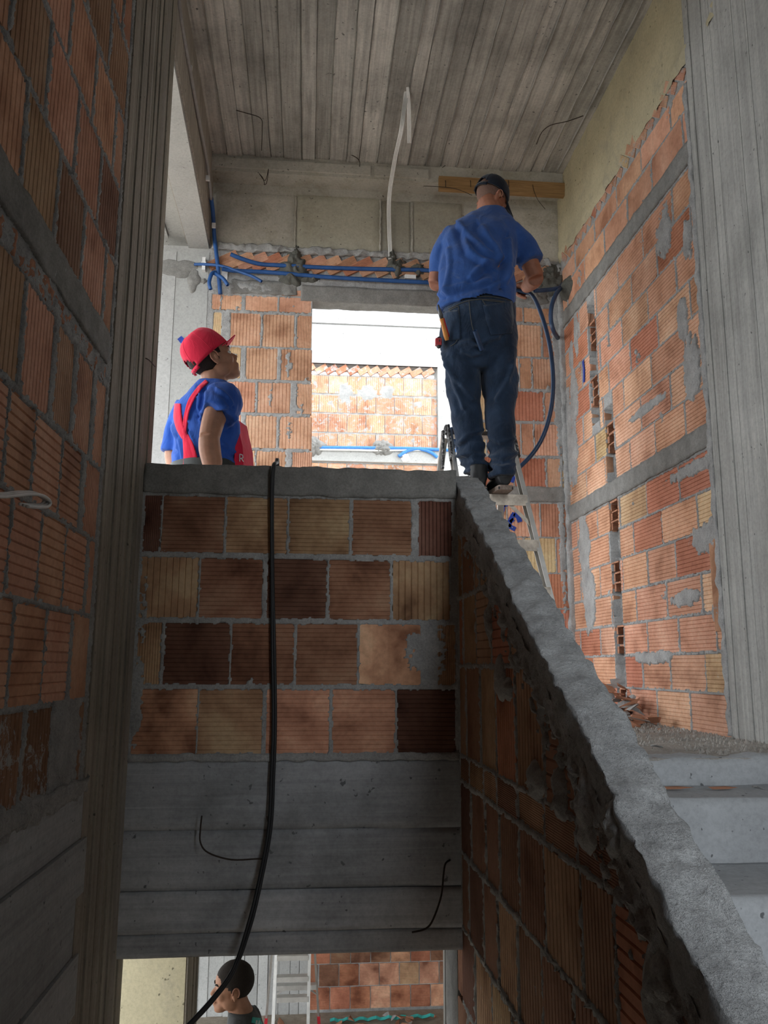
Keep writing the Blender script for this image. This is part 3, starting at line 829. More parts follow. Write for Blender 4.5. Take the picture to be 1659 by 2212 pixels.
# ---- ceiling: one slab, cast on boards
cb = MB(); cb.box(-.80, 2.2, -1.5, 6.1, ZC + .012, ZC + .22)
ce = cb.build('ceiling', M['ceil']); tag(ce, 'grey board-marked concrete ceiling slab', 'ceiling', None, 'structure')
x = -.79; i = 0
while x < 1.93:
    wd = rnd.uniform(.085, .145); wd = min(wd, 1.94 - x); d = rnd.choice([0, .004, .009, .014, .006])
    n_ = 60; vs = []; fs = []
    for k in range(n_ + 1):
        y = -1.4 + 7.15 * k / n_; e0 = .004 * FB(x * 9, y * 2.5, 4); e1 = .004 * FB((x + wd) * 9, y * 2.5, 4)
        vs += [(x + e0, y, ZC + .02), (x + e0 + .004, y, ZC - d), (x + wd + e1 - .004, y, ZC - d), (x + wd + e1, y, ZC + .02)]
    for k in range(n_):
        a = 4 * k; fs += [(a, a + 4, a + 5, a + 1), (a + 1, a + 5, a + 6, a + 2), (a + 2, a + 6, a + 7, a + 3)]
    o = mesh('board_mark', vs, fs, M['ceil'], ce); v = rnd.uniform(.72, 1.22); o.color = (v, v * .985, v * .955, 1)
    # thin fin of grout squeezed between two boards
    vs = []; fs = []
    for k in range(121):
        y = -1.4 + 7.1 * k / 120; h = max(.0, .010 + .012 * FB(x * 31, y * 5, 2)); e0 = .004 * FB(x * 9, y * 2.5, 4)
        vs += [(x + e0 - .003, y, ZC), (x + e0, y, ZC - d - h), (x + e0 + .004, y, ZC)]
    for k in range(120): a = 3 * k; fs += [(a, a + 3, a + 4, a + 1), (a + 1, a + 4, a + 5, a + 2)]
    mesh('grout_fin', vs, fs, M['ceil'], ce); x += wd

# ---- back beam: stepped soffit, panel-cast face
b = MB(); b.box(-.80, 2.1, 5.74, 6.14, 3.64, ZC + .05); b.box(-.80, 2.1, YB + .006, YB + .24, 3.10, 3.66)
bb = b.build('beam_back', M['conc_warm']); tag(bb, 'warm grey concrete beam across the back above the opening', 'beam', None, 'structure')
b = MB(); b.box(-.79, PY(800, 388, 5.74).x, 5.725, 5.80, 3.665, 3.74); b.build('board_mark', M['conc_warm'], bb).color = (1.06, 1.06, 1.06, 1)
b = MB(); b.box(PY(808, 388, 5.74).x, PY(925, 388, 5.74).x, 5.722, 5.80, 3.66, 3.735); b.build('board_mark', M['conc_warm'], bb).color = (.98, .98, .98, 1)
xs = [-.785, PY(638, 480, YB).x, PY(820, 480, YB).x, PY(888, 480, YB).x, PY(1000, 480, YB).x, 1.93]
for i in range(5):
    vs = []; fs = []; nx, nz = 22, 16; x0, x1 = xs[i] + .003, xs[i + 1] - .003; d = [.004, .010, .002, .007, .004][i]
    for j in range(nz + 1):
        for k in range(nx + 1):
            x = x0 + (x1 - x0) * k / nx; z = 3.10 + .475 * j / nz; ed = -.012 if (j in (0, nz) or k in (0, nx)) else 0
            vs.append((x + .004 * FB(i, z * 6) * (k in (0, nx)), YB - d - ed - .003 * FB(x * 9, z * 9, i), z + .006 * FB(x * 9, j, 2) * (j == 0)))
    for j in range(nz):
        for k in range(nx): a = j * (nx + 1) + k; fs.append((a, a + 1, a + nx + 2, a + nx + 1))
    o = mesh('panel_mark', vs, fs, M['conc_warm'], bb, True); v = [1.08, .96, .85, .95, 1.1][i]; o.color = (v, v, v * [1, .93, .95, .95, 1][i], 1)
for xq, dd in ((638, .01), (821, .02), (890, .014)):   # grout ridges between the panels
    p = PY(xq, 480, YB); rough_bar('grout_ridge', [((p.x - .006, YB - dd, 3.12 + i * .0125), (1, 0, 0), (0, 1, 0)) for i in range(36)], rectprof(.012, dd + .01, 2, 3), .006, M['conc_warm'], bb, 30, xq)

# ---- left longitudinal beam and the room it borders
b = MB(); b.box(-.96, -.785, 3.0, YB + .0, 3.12, ZC + .2)
for v in b.v:
    if v.x > -.9 and v.z < 3.2: v.x = -.785 if v.y > 5 else -.722
lb = b.build('beam_left', M['conc_zw']); tag(lb, 'long concrete beam running overhead along the left edge of the ceiling', 'beam', None, 'structure')
b = MB(); b.box(-.945, -.795, 3.0, YB - .002, 3.085, 3.13)
for v in b.v:
    if v.x > -.9 and v.y < 5: v.x = -.735
b.build('soffit', M['conc_pale'], lb)
b = MB(); b.box(-6, -.94, 3.0, YB + 1.5, 3.22, 3.45); sl = b.build('ceiling_side', M['conc_pale']); tag(sl, 'pale concrete slab over the side room to the left', 'ceiling', None, 'structure')
for k in range(6):
    mbb = MB(); mbb.box(-1.09 - k * .14, -.955 - k * .14, 3.2, YB - .01, 3.165 - .02 * (k % 2), 3.23); mbb.build('board_mark', M['conc_pale'], sl)
b = MB(); b.box(-1.185, -.785, YB - .002, YB + .4, ZFL, 3.10); fc = b.build('column_back', M['conc_mid'])
tag(fc, 'pale smooth concrete column behind the man in the red cap', 'column', None, 'structure')
b = MB(); b.box(-1.185, -1.03, YB - .010, YB + .02, ZFL, 3.05); b.build('board_mark', M['conc_mid'], fc).color = (1.04, 1.04, 1.05, 1)
b = MB(); b.box(-1.027, -.79, YB - .006, YB + .02, ZFL, 3.05); b.build('board_mark', M['conc_mid'], fc).color = (.97, .98, .98, 1)
Wc = Wall('-y', YB - .01)
p = PY(395, 580, YB); dollop('cement_smear', Wc, p.x - .05, p.z, .17, .075, .012, M['cement'], fc, 3.3)
p = PY(418, 608, YB); dollop('cement_smear', Wc, p.x, p.z, .05, .09, .012, M['cement'], fc, 5.1)
p = PY(440, 608, YB); dollop('cement_smear', Wc, p.x, p.z, .025, .022, .010, M['cement'], fc, 8.1)

# ---- floors and stairs
b = MB(); b.box(XS + .09, XR + .2, 2.915, YB + .3, ZFL - .22, ZFL); b.box(-6, XS + .1, YF + .11, YB + 1.5, ZFL - .30, ZFL - .03); b.box(XS + .09, 6, YB - .1, YB + .8, ZFL - .3, ZFL - .001)
fl = b.build('floor', M['dirt']); tag(fl, 'dusty bare concrete floor of the upper landing', 'floor', None, 'structure')
st = empty('staircase', (1.3, 1.0, -1.65)); tag(st, 'bare grey concrete flight of stairs beside the sloping parapet', 'stairs', None, 'structure')
Yn = [2.61, 2.22, 1.92, 1.62, 1.32, 1.02]; Zn = [-.40, -.59, -.77, -.95, -1.13, -1.31, -1.49]
nz_ = [2.915] + Yn
for i in range(len(Yn)):
    vs = []; fs = []
    y1 = nz_[i] + .30; y0 = Yn[i]; z1 = Zn[i]; nx = 40
    prof = [(y0, z1 - .45)] + [(y0, z1 - .2 + .2 * k / 6) for k in range(6)] + [(y0 + .008, z1)] + [(y0 + (nz_[i] - y0 + .02) * k / 8, z1) for k in range(1, 9)] + [(nz_[i] + .02, z1 - .45)]
    for k in range(nx + 1):
        x = XS + .10 + (XR + .06 - XS - .10) * k / nx
        for (y, z) in prof: vs.append((x, y + .004 * FB(x * 6, z * 8, i), z + .004 * FB(x * 6, y * 8, i + 3)))
    kk = len(prof)
    for k in range(nx):
        for j in range(kk - 1): a = k * kk + j; fs.append((a, a + 1, a + kk + 1, a + kk))
    o = mesh('step', vs, fs, M['conc_step'], st, True); o.matrix_parent_inverse = Matrix.Translation((-1.3, -1.0, 1.65)); v = [1.0, 1.02, .97, 1, 1, 1][i]; o.color = (v, v, v, 1)
# cast edge of the landing above the first riser
vs = []; fs = []; nx = 60; prof = [(2.915, ZFL - .22)] + [(2.905, ZFL - .1 + .1 * k / 5) for k in range(5)] + [(2.915, ZFL - .002)] + [(2.93 + .1 * k, ZFL + .004) for k in range(11)]
for k in range(nx + 1):
    x = XS + .10 + (XR + .06 - XS - .10) * k / nx
    for (y, z) in prof: vs.append((x, y + .006 * FB(x * 6, z * 8, 8), z + .010 * FB(x * 9, y * 9, 3)))
kk = len(prof)
for k in range(nx):
    for j in range(kk - 1): a = k * kk + j; fs.append((a, a + 1, a + kk + 1, a + kk))
o = mesh('landing_edge', vs, fs, M['conc_step'], fl, True); o.data.materials.append(M['dirt'])
for pz in o.data.polygons:
    if pz.center.y > 3.0 : pz.material_index = 1
ml = MB(); ml.box(-.9, 2.1, -1.5, .95, -1.9, -1.66); o = ml.build('floor_landing', M['dirt']); tag(o, 'concrete half landing of the stairs', 'floor', None, 'structure')

# wall behind the half landing, with the stairwell window above the upper flight
b = MB(); wy0, wy1 = -1.5, -1.3
WX0, WX1, WZ0, WZ1 = .72, 1.93, -.75, 3.3
b.box(-.9, WX0, wy0, wy1, -3.4, 3.8); b.box(WX1, 2.15, wy0, wy1, -3.4, 3.8); b.box(WX0, WX1, wy0, wy1, -3.4, WZ0); b.box(WX0, WX1, wy0, wy1, WZ1, 3.8)
o = b.build('wall_front', M['mortar']); tag(o, 'block wall of the stairwell with an unglazed window opening', 'wall', None, 'structure')

b = MB(); b.box(XS, XS + .10, -1.4, .62, -1.7, 3.8); o = b.build('wall_light_block', M['mortar']); tag(o, 'added unseen wall blocking window light beside the half landing', 'wall', None, 'structure')  # unseen wall, added to keep window light off the left side
# ---- outside: the wing across the yard seen through the opening
YO = 10.7
w = Wall('-y', YO)
def zo(y): return PY(800, y, YO).z
fO = jn(6.6, -.006, .008, 20, .06, .62, 5.0)
w.sheet(-3.5, 3.2, zo(1100), zo(812), bumps(fO, [(.75, zo(848), .12, .12, .007), (.45, zo(852), .1, .14, .007), (1.0, zo(846), .1, .1, .007)]), .03, .3)
w.box(-3.5, 3.2, -3.4, zo(1100), -.3, -.02)
w.finish('wall_outside', M['mortar_pale'], 'sunlit orange block wall of the wing across the yard', 'wall')
zr_ = [(zo(897 - 34), zo(822)), (zo(893), zo(857)), (zo(935), zo(898)), (zo(963), zo(941))]
for ri, (za, zb) in enumerate(((852, 815), (893, 857), (935, 897), (965, 939), (1062, 1003), (1105, 1066))):
    x = -1.8 + (.13 if ri % 2 else 0)
    while x < 1.66:
        w.brick(x, min(x + .243, 1.68), zo(za), zo(zb), 'v' if ri < 4 else 'h', pick([(ORANGE, 3), (PALE, 2)]), 0, M['brick_smeared']); x += .253
x = -1.6
while x < 1.6:
    w.brick(x, x + .08, zo(814), zo(789), 'p', pick([(ORANGE, 2), (RED, 1)]), .02, M['brick_smeared'], math.radians(58)); x += rnd.uniform(.13, .17)
b = MB(); b.box(-3.5, 3.2, YO - .03, YO + .3, zo(790), zo(560)); o = b.build('beam_outside', M['conc_out']); tag(o, 'bright pale concrete beam of the wing across the yard', 'beam', None, 'structure')
for ya, yb, d in ((705, 655, .06), (790, 708, .045)):
    b = MB(); b.box(-3.4, 3.1, YO - d, YO, zo(ya), zo(yb)); b.build('board_mark', M['conc_out'], o).color = (1.1, 1.1, 1.15, 1)
b = MB(); b.box(1.69, 2.25, YO - .05, YO + .3, -3.4, zo(789)); oc = b.build('column_outside', M['conc_out']); tag(oc, 'pale concrete column of the wing across the yard', 'column', None, 'structure')
b = MB(); b.box(-3.4, 1.69, YO - .06, YO + .02, zo(1000), zo(972)); o = b.build('ledge', M['conc_out'], oc.parent or None); o.parent = wall_right.root if False else w.root
wall_out = w
b = MB(); b.box(-3.6, 3.2, 6.3, 9.3, 4.6, 4.8); o = b.build('shade_slab_outside', M['conc_pale']); tag(o, 'added unseen slab shading the yard', 'ceiling', None, 'structure')  # unseen slab, added to cut the skylight on the far wing
g = MB(); g.box(-40, 40, -30, 50, ZLOW - .3, ZLOW); o = g.build('floor_lower', M['earth']); tag(o, 'dusty earth floor of the lower storey', 'floor', None, 'structure')

# ---- lower storey seen below the beam
YW = 9.25
w = Wall('-y', YW)
fL = jn(9.1, -.006, .004, 24)
xa = PY(668, 2120, YW).x
w.sheet(xa, 2.4, ZLOW, -.62, fL, .03, .25)
w.finish('wall_lower', M['mortar'], 'reddish block wall of the lower storey behind the leaning ladder', 'wall')
z = ZLOW + .03; ri = 0
while z < -.8:
    x = xa + .01 + (.09 if ri % 2 else 0)
    if ri % 2: w.brick(xa, xa + .08, z, z + .205, 'v', RED)
    while x < 2.2: w.brick(x, x + .197, z, z + .205, 'f', pick([(ORANGE, 2), (RED, 2), (BROWN, 1.4), (TAN, .6)]), 0, M['brick_stained']); x += .207
    z += .215; ri += 1
b = MB(); b.box(-3.5, xa, YW, YW + .25, ZLOW, -.62); o = b.build('wall_lower_concrete', M['conc_mid']); tag(o, 'grey board-marked concrete wall of the lower storey', 'wall', None, 'structure')
x = -3.0
while x < xa - .05:
    wd = rnd.uniform(.09, .16); b = MB(); b.box(x + .004, min(x + wd, xa) - .004, YW - rnd.choice([.006, .012, .02]), YW + .01, ZLOW, -.65); q = b.build('board_mark', M['conc_mid'], o); v = rnd.uniform(.85, 1.15); q.color = (v, v, v, 1); x += wd
a0, a1 = PY(270, 2120, 4.2).x, PY(400, 2120, 4.2).x
b = MB(); b.box(a0 - .02, a1, 4.2, 4.72, ZLOW, -.62); o = b.build('column_lower', M['conc_yellow']); tag(o, 'pale stained concrete column below the beam', 'column', None, 'structure')
y = 4.205
while y < 4.66: b = MB(); b.box(a1 - .02, a1 + rnd.choice([.003, .008, .012]), y, y + .06, ZLOW, -.63); q = b.build('board_mark', M['conc_zw'], o); q.color = (.9, .88, .85, 1); y += .065
b = MB(); b.box(-6, 2.3, YF + .38, 9.6, -.62, -.595); o = b.build('ceiling_lower', M['conc_pale']); tag(o, 'concrete slab over the lower storey', 'ceiling', None, 'structure')
# end of the stair wall below the beam
b = MB(); b.box(XS - .004, XS + .11, 3.70, 3.74, -2.6, -1.04); b.build('jamb_edge', M['conc_pale'], wall_stair.root)
b = MB(); b.box(1.9, 2.15, 3.7, 9.6, ZLOW, -.6); o = b.build('wall_lower_side', M['mortar']); tag(o, 'side wall of the lower storey', 'wall', None, 'structure')

# ---------------------------------------------------------------- loose things
from mathutils.bvhtree import BVHTree
def bvh_of(objs):
    vs = []; fs = []
    for o in objs:
        n = len(vs); mw = o.matrix_basis if o.parent is None else o.matrix_world
        vs += [v.co.copy() for v in o.data.vertices]; fs += [tuple(i + n for i in p.vertices) for p in o.data.polygons]
    return BVHTree.FromPolygons(vs, fs)
def hit(bvh, x, y, fallback=None, off=.003):
    d = Vector(ray(x, y)).normalized(); r = bvh.ray_cast(Vector((0, 0, 0)), d)
    if r[0] is None: return fallback
    return r[0] - d * off
def drape(name, bvh, cl, hw, mat, parent, nseg=8, nw=3, off=.004, thick=.004):
    """a strap or seam of cloth lying on the surface it belongs to; cl = centre line, hw = half widths"""
    P = [Vector((x, y, 0)) for x, y in cl]; H = list(hw) if isinstance(hw, (list, tuple)) else [hw] * len(cl)
    P, H = catmull(P, H, nseg); rows_ = []; last = None
    for i, p in enumerate(P):
        t = (P[min(i + 1, len(P) - 1)] - P[max(i - 1, 0)]).normalized(); n = Vector((-t.y, t.x, 0)); row = []
        for j in range(nw + 1):
            q = p + n * (H[i] * (2 * j / nw - 1)); h = hit(bvh, q.x, q.y, None, off)
            if h is None: h = (last or Vector((0, 4, 0)))
            last = h; row.append(h)
        rows_.append(row)
    vs = [v for r in rows_ for v in r]; k = nw + 1; fs = []
    for i in range(len(rows_) - 1):
        for j in range(nw): a = i * k + j; fs.append((a, a + 1, a + k + 1, a + k))
    o = mesh(name, vs, fs, mat, parent, True)
    m = o.modifiers.new('thickness', 'SOLIDIFY'); m.thickness = thick; m.offset = 0
    return o

def rot_to(az, pitch=0.0, roll=0.0):
    """head axes: x forward, y left, z up"""
    return Matrix.Rotation(az, 3, 'Z') @ Matrix.Rotation(-pitch, 3, 'Y') @ Matrix.Rotation(roll, 3, 'X')

def head_shapes(mb, c, R, s=1.0):
    def E(p, r): mb.ell(Vector(c) + R @ (Vector(p) * s), [q * s for q in r], R)
    E((-.008, 0, .035), (.097, .076, .094)); E((.030, 0, -.02), (.062, .064, .095)); E((.045, 0, .035), (.052, .062, .06))
    E((.058, 0, -.088), (.036, .044, .034)); E((.070, 0, -.105), (.022, .026, .018))
    for sg in (-1, 1):
        E((.012, sg * .046, -.062), (.042, .020, .042)); E((.062, sg * .038, -.030), (.026, .024, .026))
        E((.078, sg * .032, .014), (.016, .028, .011))
        E((-.006, sg * .080, -.010), (.020, .009, .032)); E((-.004, sg * .079, -.038), (.011, .008, .012))
    E((.092, 0, -.066), (.015, .026, .011)); E((.087, 0, -.082), (.013, .022, .010))
    pts = [Vector(c) + R @ (Vector(p) * s) for p in ((.080, 0, .012), (.098, 0, -.012), (.112, 0, -.036))]
    mb.tube(pts, [.010 * s, .011 * s, .014 * s], 8)
    for sg in (-1, 1): E((.099, sg * .013, -.041), (.011, .009, .009))
def eyes(c, R, parent, s=1.0):
    for sg in (-1, 1):
        b = MB(); b.ell(Vector(c) + R @ (Vector((-.001, sg * .0885, -.012)) * s), (.009 * s, .0022 * s, .015 * s), R); b.build('ear_hollow', M['ear_in'], parent, True)
        b = MB(); b.tube([Vector(c) + R @ (Vector((-.006 + .0185 * math.cos(a), sg * .0885, -.006 + .027 * math.sin(a))) * s) for a in (-.3, .4, 1.1, 1.8, 2.5, 3.2, 3.9)], [.0035 * s] * 7, 6, True, 3); b.build('ear_rim', M['ear_rim'], parent, True)
        b = MB(); b.ell(Vector(c) + R @ (Vector((.0775, sg * .032, -.004)) * s), (.0125 * s,) * 3); e = b.build('eye', M['eye'], parent, True)
        b = MB(); b.ell(Vector(c) + R @ (Vector((.086, sg * .033, -.002)) * s), (.0055 * s,) * 3); b.build('iris', M['iris'], e, True)
        b = MB(); b.tube([Vector(c) + R @ (Vector(q) * s) for q in ((.096, sg * .014, .018), (.094, sg * .032, .024), (.080, sg * .050, .018))], [.004 * s, .005 * s, .003 * s], 6, True, 4); b.build('eyebrow', M['hair'], parent, True)
def hair_cap(c, R, parent, mat, s=1.0, low=-.065, top=True, front=.052, slope=1.19):
    """cropped hair: a thin shell over the skull, cut along the hairline"""
    vs = []; fs = []; n, m = 40, 22
    ctr = Vector((-.010, 0, .034)); rr = (.1005, .0795, .099)
    keep = {}
    for i in range(m + 1):
        a = PI * i / m
        for k in range(n):
            b = 2 * PI * k / n; p = ctr + Vector((rr[0] * math.sin(a) * math.cos(b), rr[1] * math.sin(a) * math.sin(b), rr[2] * math.cos(a)))
            vs.append(p)
    def ok(p):
        if p.x > front + .02 * (p.z - .06) / .07: return False
        lim = low if p.x < -.035 else low + (p.x + .035) * slope
        return p.z > lim
    for i in range(m):
        for k in range(n):
            q = (i * n + k, (i + 1) * n + k, (i + 1) * n + (k + 1) % n, i * n + (k + 1) % n)
            if all(ok(vs[j]) for j in q): fs.append(q)
    used = sorted({j for f in fs for j in f}); ix = {j: t for t, j in enumerate(used)}
    V_ = [Vector(c) + R @ ((vs[j] * (1 + .012 * N(vs[j].x * 60, vs[j].y * 60, vs[j].z * 60))) * s) for j in used]
    o = mesh('hair', V_, [tuple(ix[j] for j in f) for f in fs], mat, parent, True)
    md = o.modifiers.new('t', 'SOLIDIFY'); md.thickness = .006 * s; md.offset = 0
    return o
def ballcap(c, R, parent, mat, s=1.0, tilt=0.0, opening=True, strapmat=None, tall=.105, brim_drop=.25, brim_len=.075):
    R2 = R @ Matrix.Rotation(tilt, 3, 'Y')
    def T(p): return Vector(c) + R2 @ (Vector(p) * s)
    n, m = 48, 16; vs = []; fs = []
    for i in range(m + 1):
        t = i / m                                   # 0 rim .. 1 crown
        e = math.cos(t * PI / 2) ** .55
        for k in range(n):
            b = 2 * PI * k / n
            z = .028 + tall * math.sin(t * PI / 2) + .010 * (math.cos(b) - 1) * (1 - t) * .5
            rr = e * (1 + .012 * math.cos(6 * b) * t)
            cr = 1 + .035 * FB(math.cos(b) * 2.2, math.sin(b) * 2.2, t * 2.5 + tall * 40, 3) * t * (1.6 - t)
            vs.append(T((-.006 + .108 * rr * cr * math.cos(b), .088 * rr * cr * math.sin(b), .028 + (z - .028) * cr)))
    for i in range(m):
        for k in range(n):
            b = 2 * PI * (k + .5) / n; da = abs(b - PI)
            if opening and i < 5 and (da / .62) ** 2 + ((i + .2) / 4.4) ** 2 < 1: continue
            fs.append((i * n + k, i * n + (k + 1) % n, (i + 1) * n + (k + 1) % n, (i + 1) * n + k))
    vs0 = list(vs); crown = mesh('cap_crown', vs, fs, mat, parent, True); md = crown.modifiers.new('t', 'SOLIDIFY'); md.thickness = .004 * s; md.offset = 1
    if opening:
        vs = []; fs = []
        for k in range(13):
            b = PI - .66 + 1.32 * k / 12
            for z in (.006, .026): vs.append(T((-.006 + .1095 * math.cos(b), .0895 * math.sin(b), z + .0)))
        for k in range(12): a = 2 * k; fs.append((a, a + 2, a + 3, a + 1))
        st_ = mesh('cap_strap', vs, fs, strapmat or mat, crown, True); md = st_.modifiers.new('t', 'SOLIDIFY'); md.thickness = .004 * s; md.offset = 0
        for k in range(6):
            b = PI - .42 + .16 * k; bb_ = MB(); bb_.ell(T((-.006 + .1125 * math.cos(b), .0925 * math.sin(b), .016)), (.0022 * s,) * 3, None, 6, 4); bb_.build('stud', M['black_plastic'], st_, True)
    for kk in range(6):                             # seams between the panels of the crown
        k = (kk * 8 + 4) % n; pts = [vs0[i * n + k] + (vs0[i * n + k] - T((-.006, 0, .04))).normalized() * .004 for i in range(1, m)]
        if opening and kk == 2: pts = pts[5:]
        b_ = MB(); b_.tube(pts, .0016 * s, 6); b_.build('cap_seam', mat, crown, True)
    vs = []; fs = []; nb, mbm = 14, 7
    for j in range(mbm + 1):
        for k in range(nb + 1):
            b = -1.05 + 2.1 * k / nb; t = j / mbm
            x = -.006 + .108 * math.cos(b) + brim_len * t * math.cos(b) ** .7; y = .088 * math.sin(b) * (1 - .10 * t)
            z = .026 - brim_drop * brim_len * t - .020 * (y / .08) ** 2 * (.4 + .6 * t)
            vs.append(T((x, y, z)))
    for j in range(mbm):
        for k in range(nb): a = j * (nb + 1) + k; fs.append((a, a + 1, a + nb + 2, a + nb + 1))
    br = mesh('cap_brim', vs, fs, mat, parent, True); md = br.modifiers.new('t', 'SOLIDIFY'); md.thickness = .004 * s; md.offset = 0
    bb_ = MB(); bb_.ell(T((-.006, 0, .028 + tall + .003)), (.008 * s, .008 * s, .004 * s)); bb_.build('cap_button', mat, crown, True)
    return crown
def pring(x, y, Y, hw, hd, az=0.0):                # ring of a trunk or limb read from the photo: half width in pixels, half depth in metres
    c = PY(x, y, Y); k = hw * c.length / math.sqrt(FPX ** 2 + (x - CX) ** 2 + (y - CY) ** 2)
    return (c, Vector((math.cos(az), math.sin(az), 0)) * k, Vector((-math.sin(az), math.cos(az), 0)) * hd)
def smooth_rings(R, k=5):
    o = []
    cs, _ = catmull([r[0] for r in R], [0] * len(R), k); us, _ = catmull([r[1] for r in R], [0] * len(R), k); vs, _ = catmull([r[2] for r in R], [0] * len(R), k)
    return list(zip(cs, us, vs))
def folds(seed, amp, fx, fz, ang=.5):
    def f(co, n):
        t = (co.x * math.cos(ang) + co.z * math.sin(ang)) * fx + co.z * fz + 2.2 * FB(co.x * 4, co.y * 4, co.z * 4 + seed)
        a = amp * (math.sin(t) * .6 + .7 * FB(co.x * 9, co.y * 9, co.z * 6 + seed * 3)) * (.55 + .6 * FB(co.x * 3, co.z * 3, seed))
        return co + n * a
    return f

# ---- stepladder under the electrician
tl, tr = PY(974, 934, 4.43), PY(1101, 934, 4.42)
def floor_pt(px, py, dy, top):                     # foot on the floor, along the picture line of the rail
    a = Vector(ray(px, py)); d = a * ((top.y + dy * (top.z - 0) / (top.z - ZFL)) / a.y)
    return d
def rail_foot(top, px, py, drop=.62):              # second point of the rail: on the pixel ray, leaning like a ladder
    r = Vector(ray(px, py)); best = None
    for i in range(400):
        Y_ = top.y - .6 + i * .0016; p = r * (Y_ / r.y); dz = top.z - p.z
        e = abs((top.y - p.y) / max(dz, .01) - .24)
        if best is None or e < best[0]: best = (e, p)
    p = best[1]; d = p - top; return top + d * ((ZFL - top.z) / d.z)
fr = rail_foot(tr, 1195, 1305); fl_ = fr + (tl - tr) * 1.32
lad = empty('stepladder', ((fr.x + fl_.x) / 2, fr.y + .2, ZFL)); tag(lad, 'aluminium stepladder with black hinges under the man in jeans', 'ladder')
def child(o, root): o.parent = root; o.matrix_parent_inverse = Matrix.Translation(-Vector(root.location)); return o
def lerp(a, b, t): return a + (b - a) * t
for a, b_ in ((tl, fl_), (tr, fr)):
    d = (b_ - a).normalized(); side = Vector((1, 0, 0)); nrm = d.cross(side).normalized()
    mb = MB(); mb.bar(a - d * .01, b_ - d * .03, .004, .062, nrm)
    for sg in (-1, 1): mb.bar(a + nrm * (.029 * sg) + Vector((-.010, 0, 0)), b_ - d * .03 + nrm * (.029 * sg) + Vector((-.010, 0, 0)), .024, .005, nrm)
    r_ = child(mb.build('rail', M['alu'], None), lad)
    mb = MB(); mb.bar(b_ - d * .05, b_, .034, .07, nrm); child(mb.build('rubber_foot', M['red_plastic'], None), lad)
dl = (fr - tr); nst = 6
step_y = 1064.0
tt = [k for k in range(1000) if True]
best = min(range(1, 900), key=lambda k: abs((lambda p: CY + FPX * (RM[:, 1] @ np.array(p)) / (RM[:, 2] @ np.array(p)))(lerp(tr, fr, k / 1000)) - 1075))
t0 = best / 1000; dt = .262 / dl.length
stp = []
for k in range(0, 6):
    t = t0 + k * dt
    if t < 0.0 or t > .97: continue
    a, b_ = lerp(tl, fl_, t), lerp(tr, fr, t); mb = MB()
    mb.box(a.x + .004, b_.x - .004, a.y - .05, a.y + .035, a.z - .012, a.z + .012)
    mb.box(a.x + .004, b_.x - .004, a.y - .052, a.y - .046, a.z - .045, a.z + .014)
    for r_ in range(5): mb.box(a.x + .01, b_.x - .01, a.y - .04 + r_ * .015, a.y - .034 + r_ * .015, a.z + .012, a.z + .015)
    child(mb.build('step', M['alu_dirty'], None), lad); stp.append((a, b_))
    if k in (0, 2):
        for sg, e in ((1, b_), (-1, a)):
            mb = MB(); q = lerp(tr, fr, t + dt * .62) if sg > 0 else lerp(tl, fl_, t + dt * .62)
            mb.bar(e - Vector((sg * .11, .02, .03)), q - Vector((sg * .012, 0, 0)), .018, .006, (0, 1, 0)); child(mb.build('brace', M['alu_dirty'], None), lad)
bl_, br_ = tl + Vector((-.16, .62, 0)), tr + Vector((.02, .62, 0)); bl_.z = br_.z = ZFL
for a, b_ in ((tl + Vector((-.03, .05, -.02)), bl_), (tr + Vector((-.03, .05, -.02)), br_)):
    d = (b_ - a).normalized(); mb = MB(); mb.bar(a, b_ - d * .02, .024, .036, (1, 0, 0)); child(mb.build('back_leg', M['alu'], None), lad)
    mb = MB(); mb.bar(b_ - d * .05, b_, .03, .042, (1, 0, 0)); child(mb.build('rubber_foot', M['red_plastic'], None), lad)
mb = MB(); mb.bar(lerp(tl, bl_, .3), lerp(tr, br_, .3), .02, .02); child(mb.build('crossbar', M['alu'], None), lad)
for top, ft, bk in ((tl, fl_, bl_), (tr, fr, br_)):
    mb = MB(); o_ = Vector((-.018, 0, 0)) if top is tl else Vector((.01, 0, 0))
    mb.bar(top + o_ + Vector((0, 0, .03)), lerp(top, ft, .10) + o_, .012, .07, (0, 1, 0)); mb.bar(top + o_ + Vector((-.02, .04, .02)), lerp(top, bk, .12) + o_, .012, .055, (0, 1, 0))
    mb.ell(top + o_ + Vector((-.005, .02, .02)), (.014, .03, .03)); child(mb.build('hinge', M['specked'], None, False), lad)
mb = MB(); mb.bar(lerp(tl, fl_, .155) + Vector((-.02, 0, 0)), lerp(tl, bl_, .22) + Vector((-.02, 0, 0)), .012, .028); child(mb.build('spreader', M['specked'], None), lad)
mb = MB(); mb.box(tl.x, tr.x, tl.y + .0, tl.y + .09, tl.z - .012, tl.z + .012); child(mb.build('top_plate', M['alu_dirty'], None), lad)

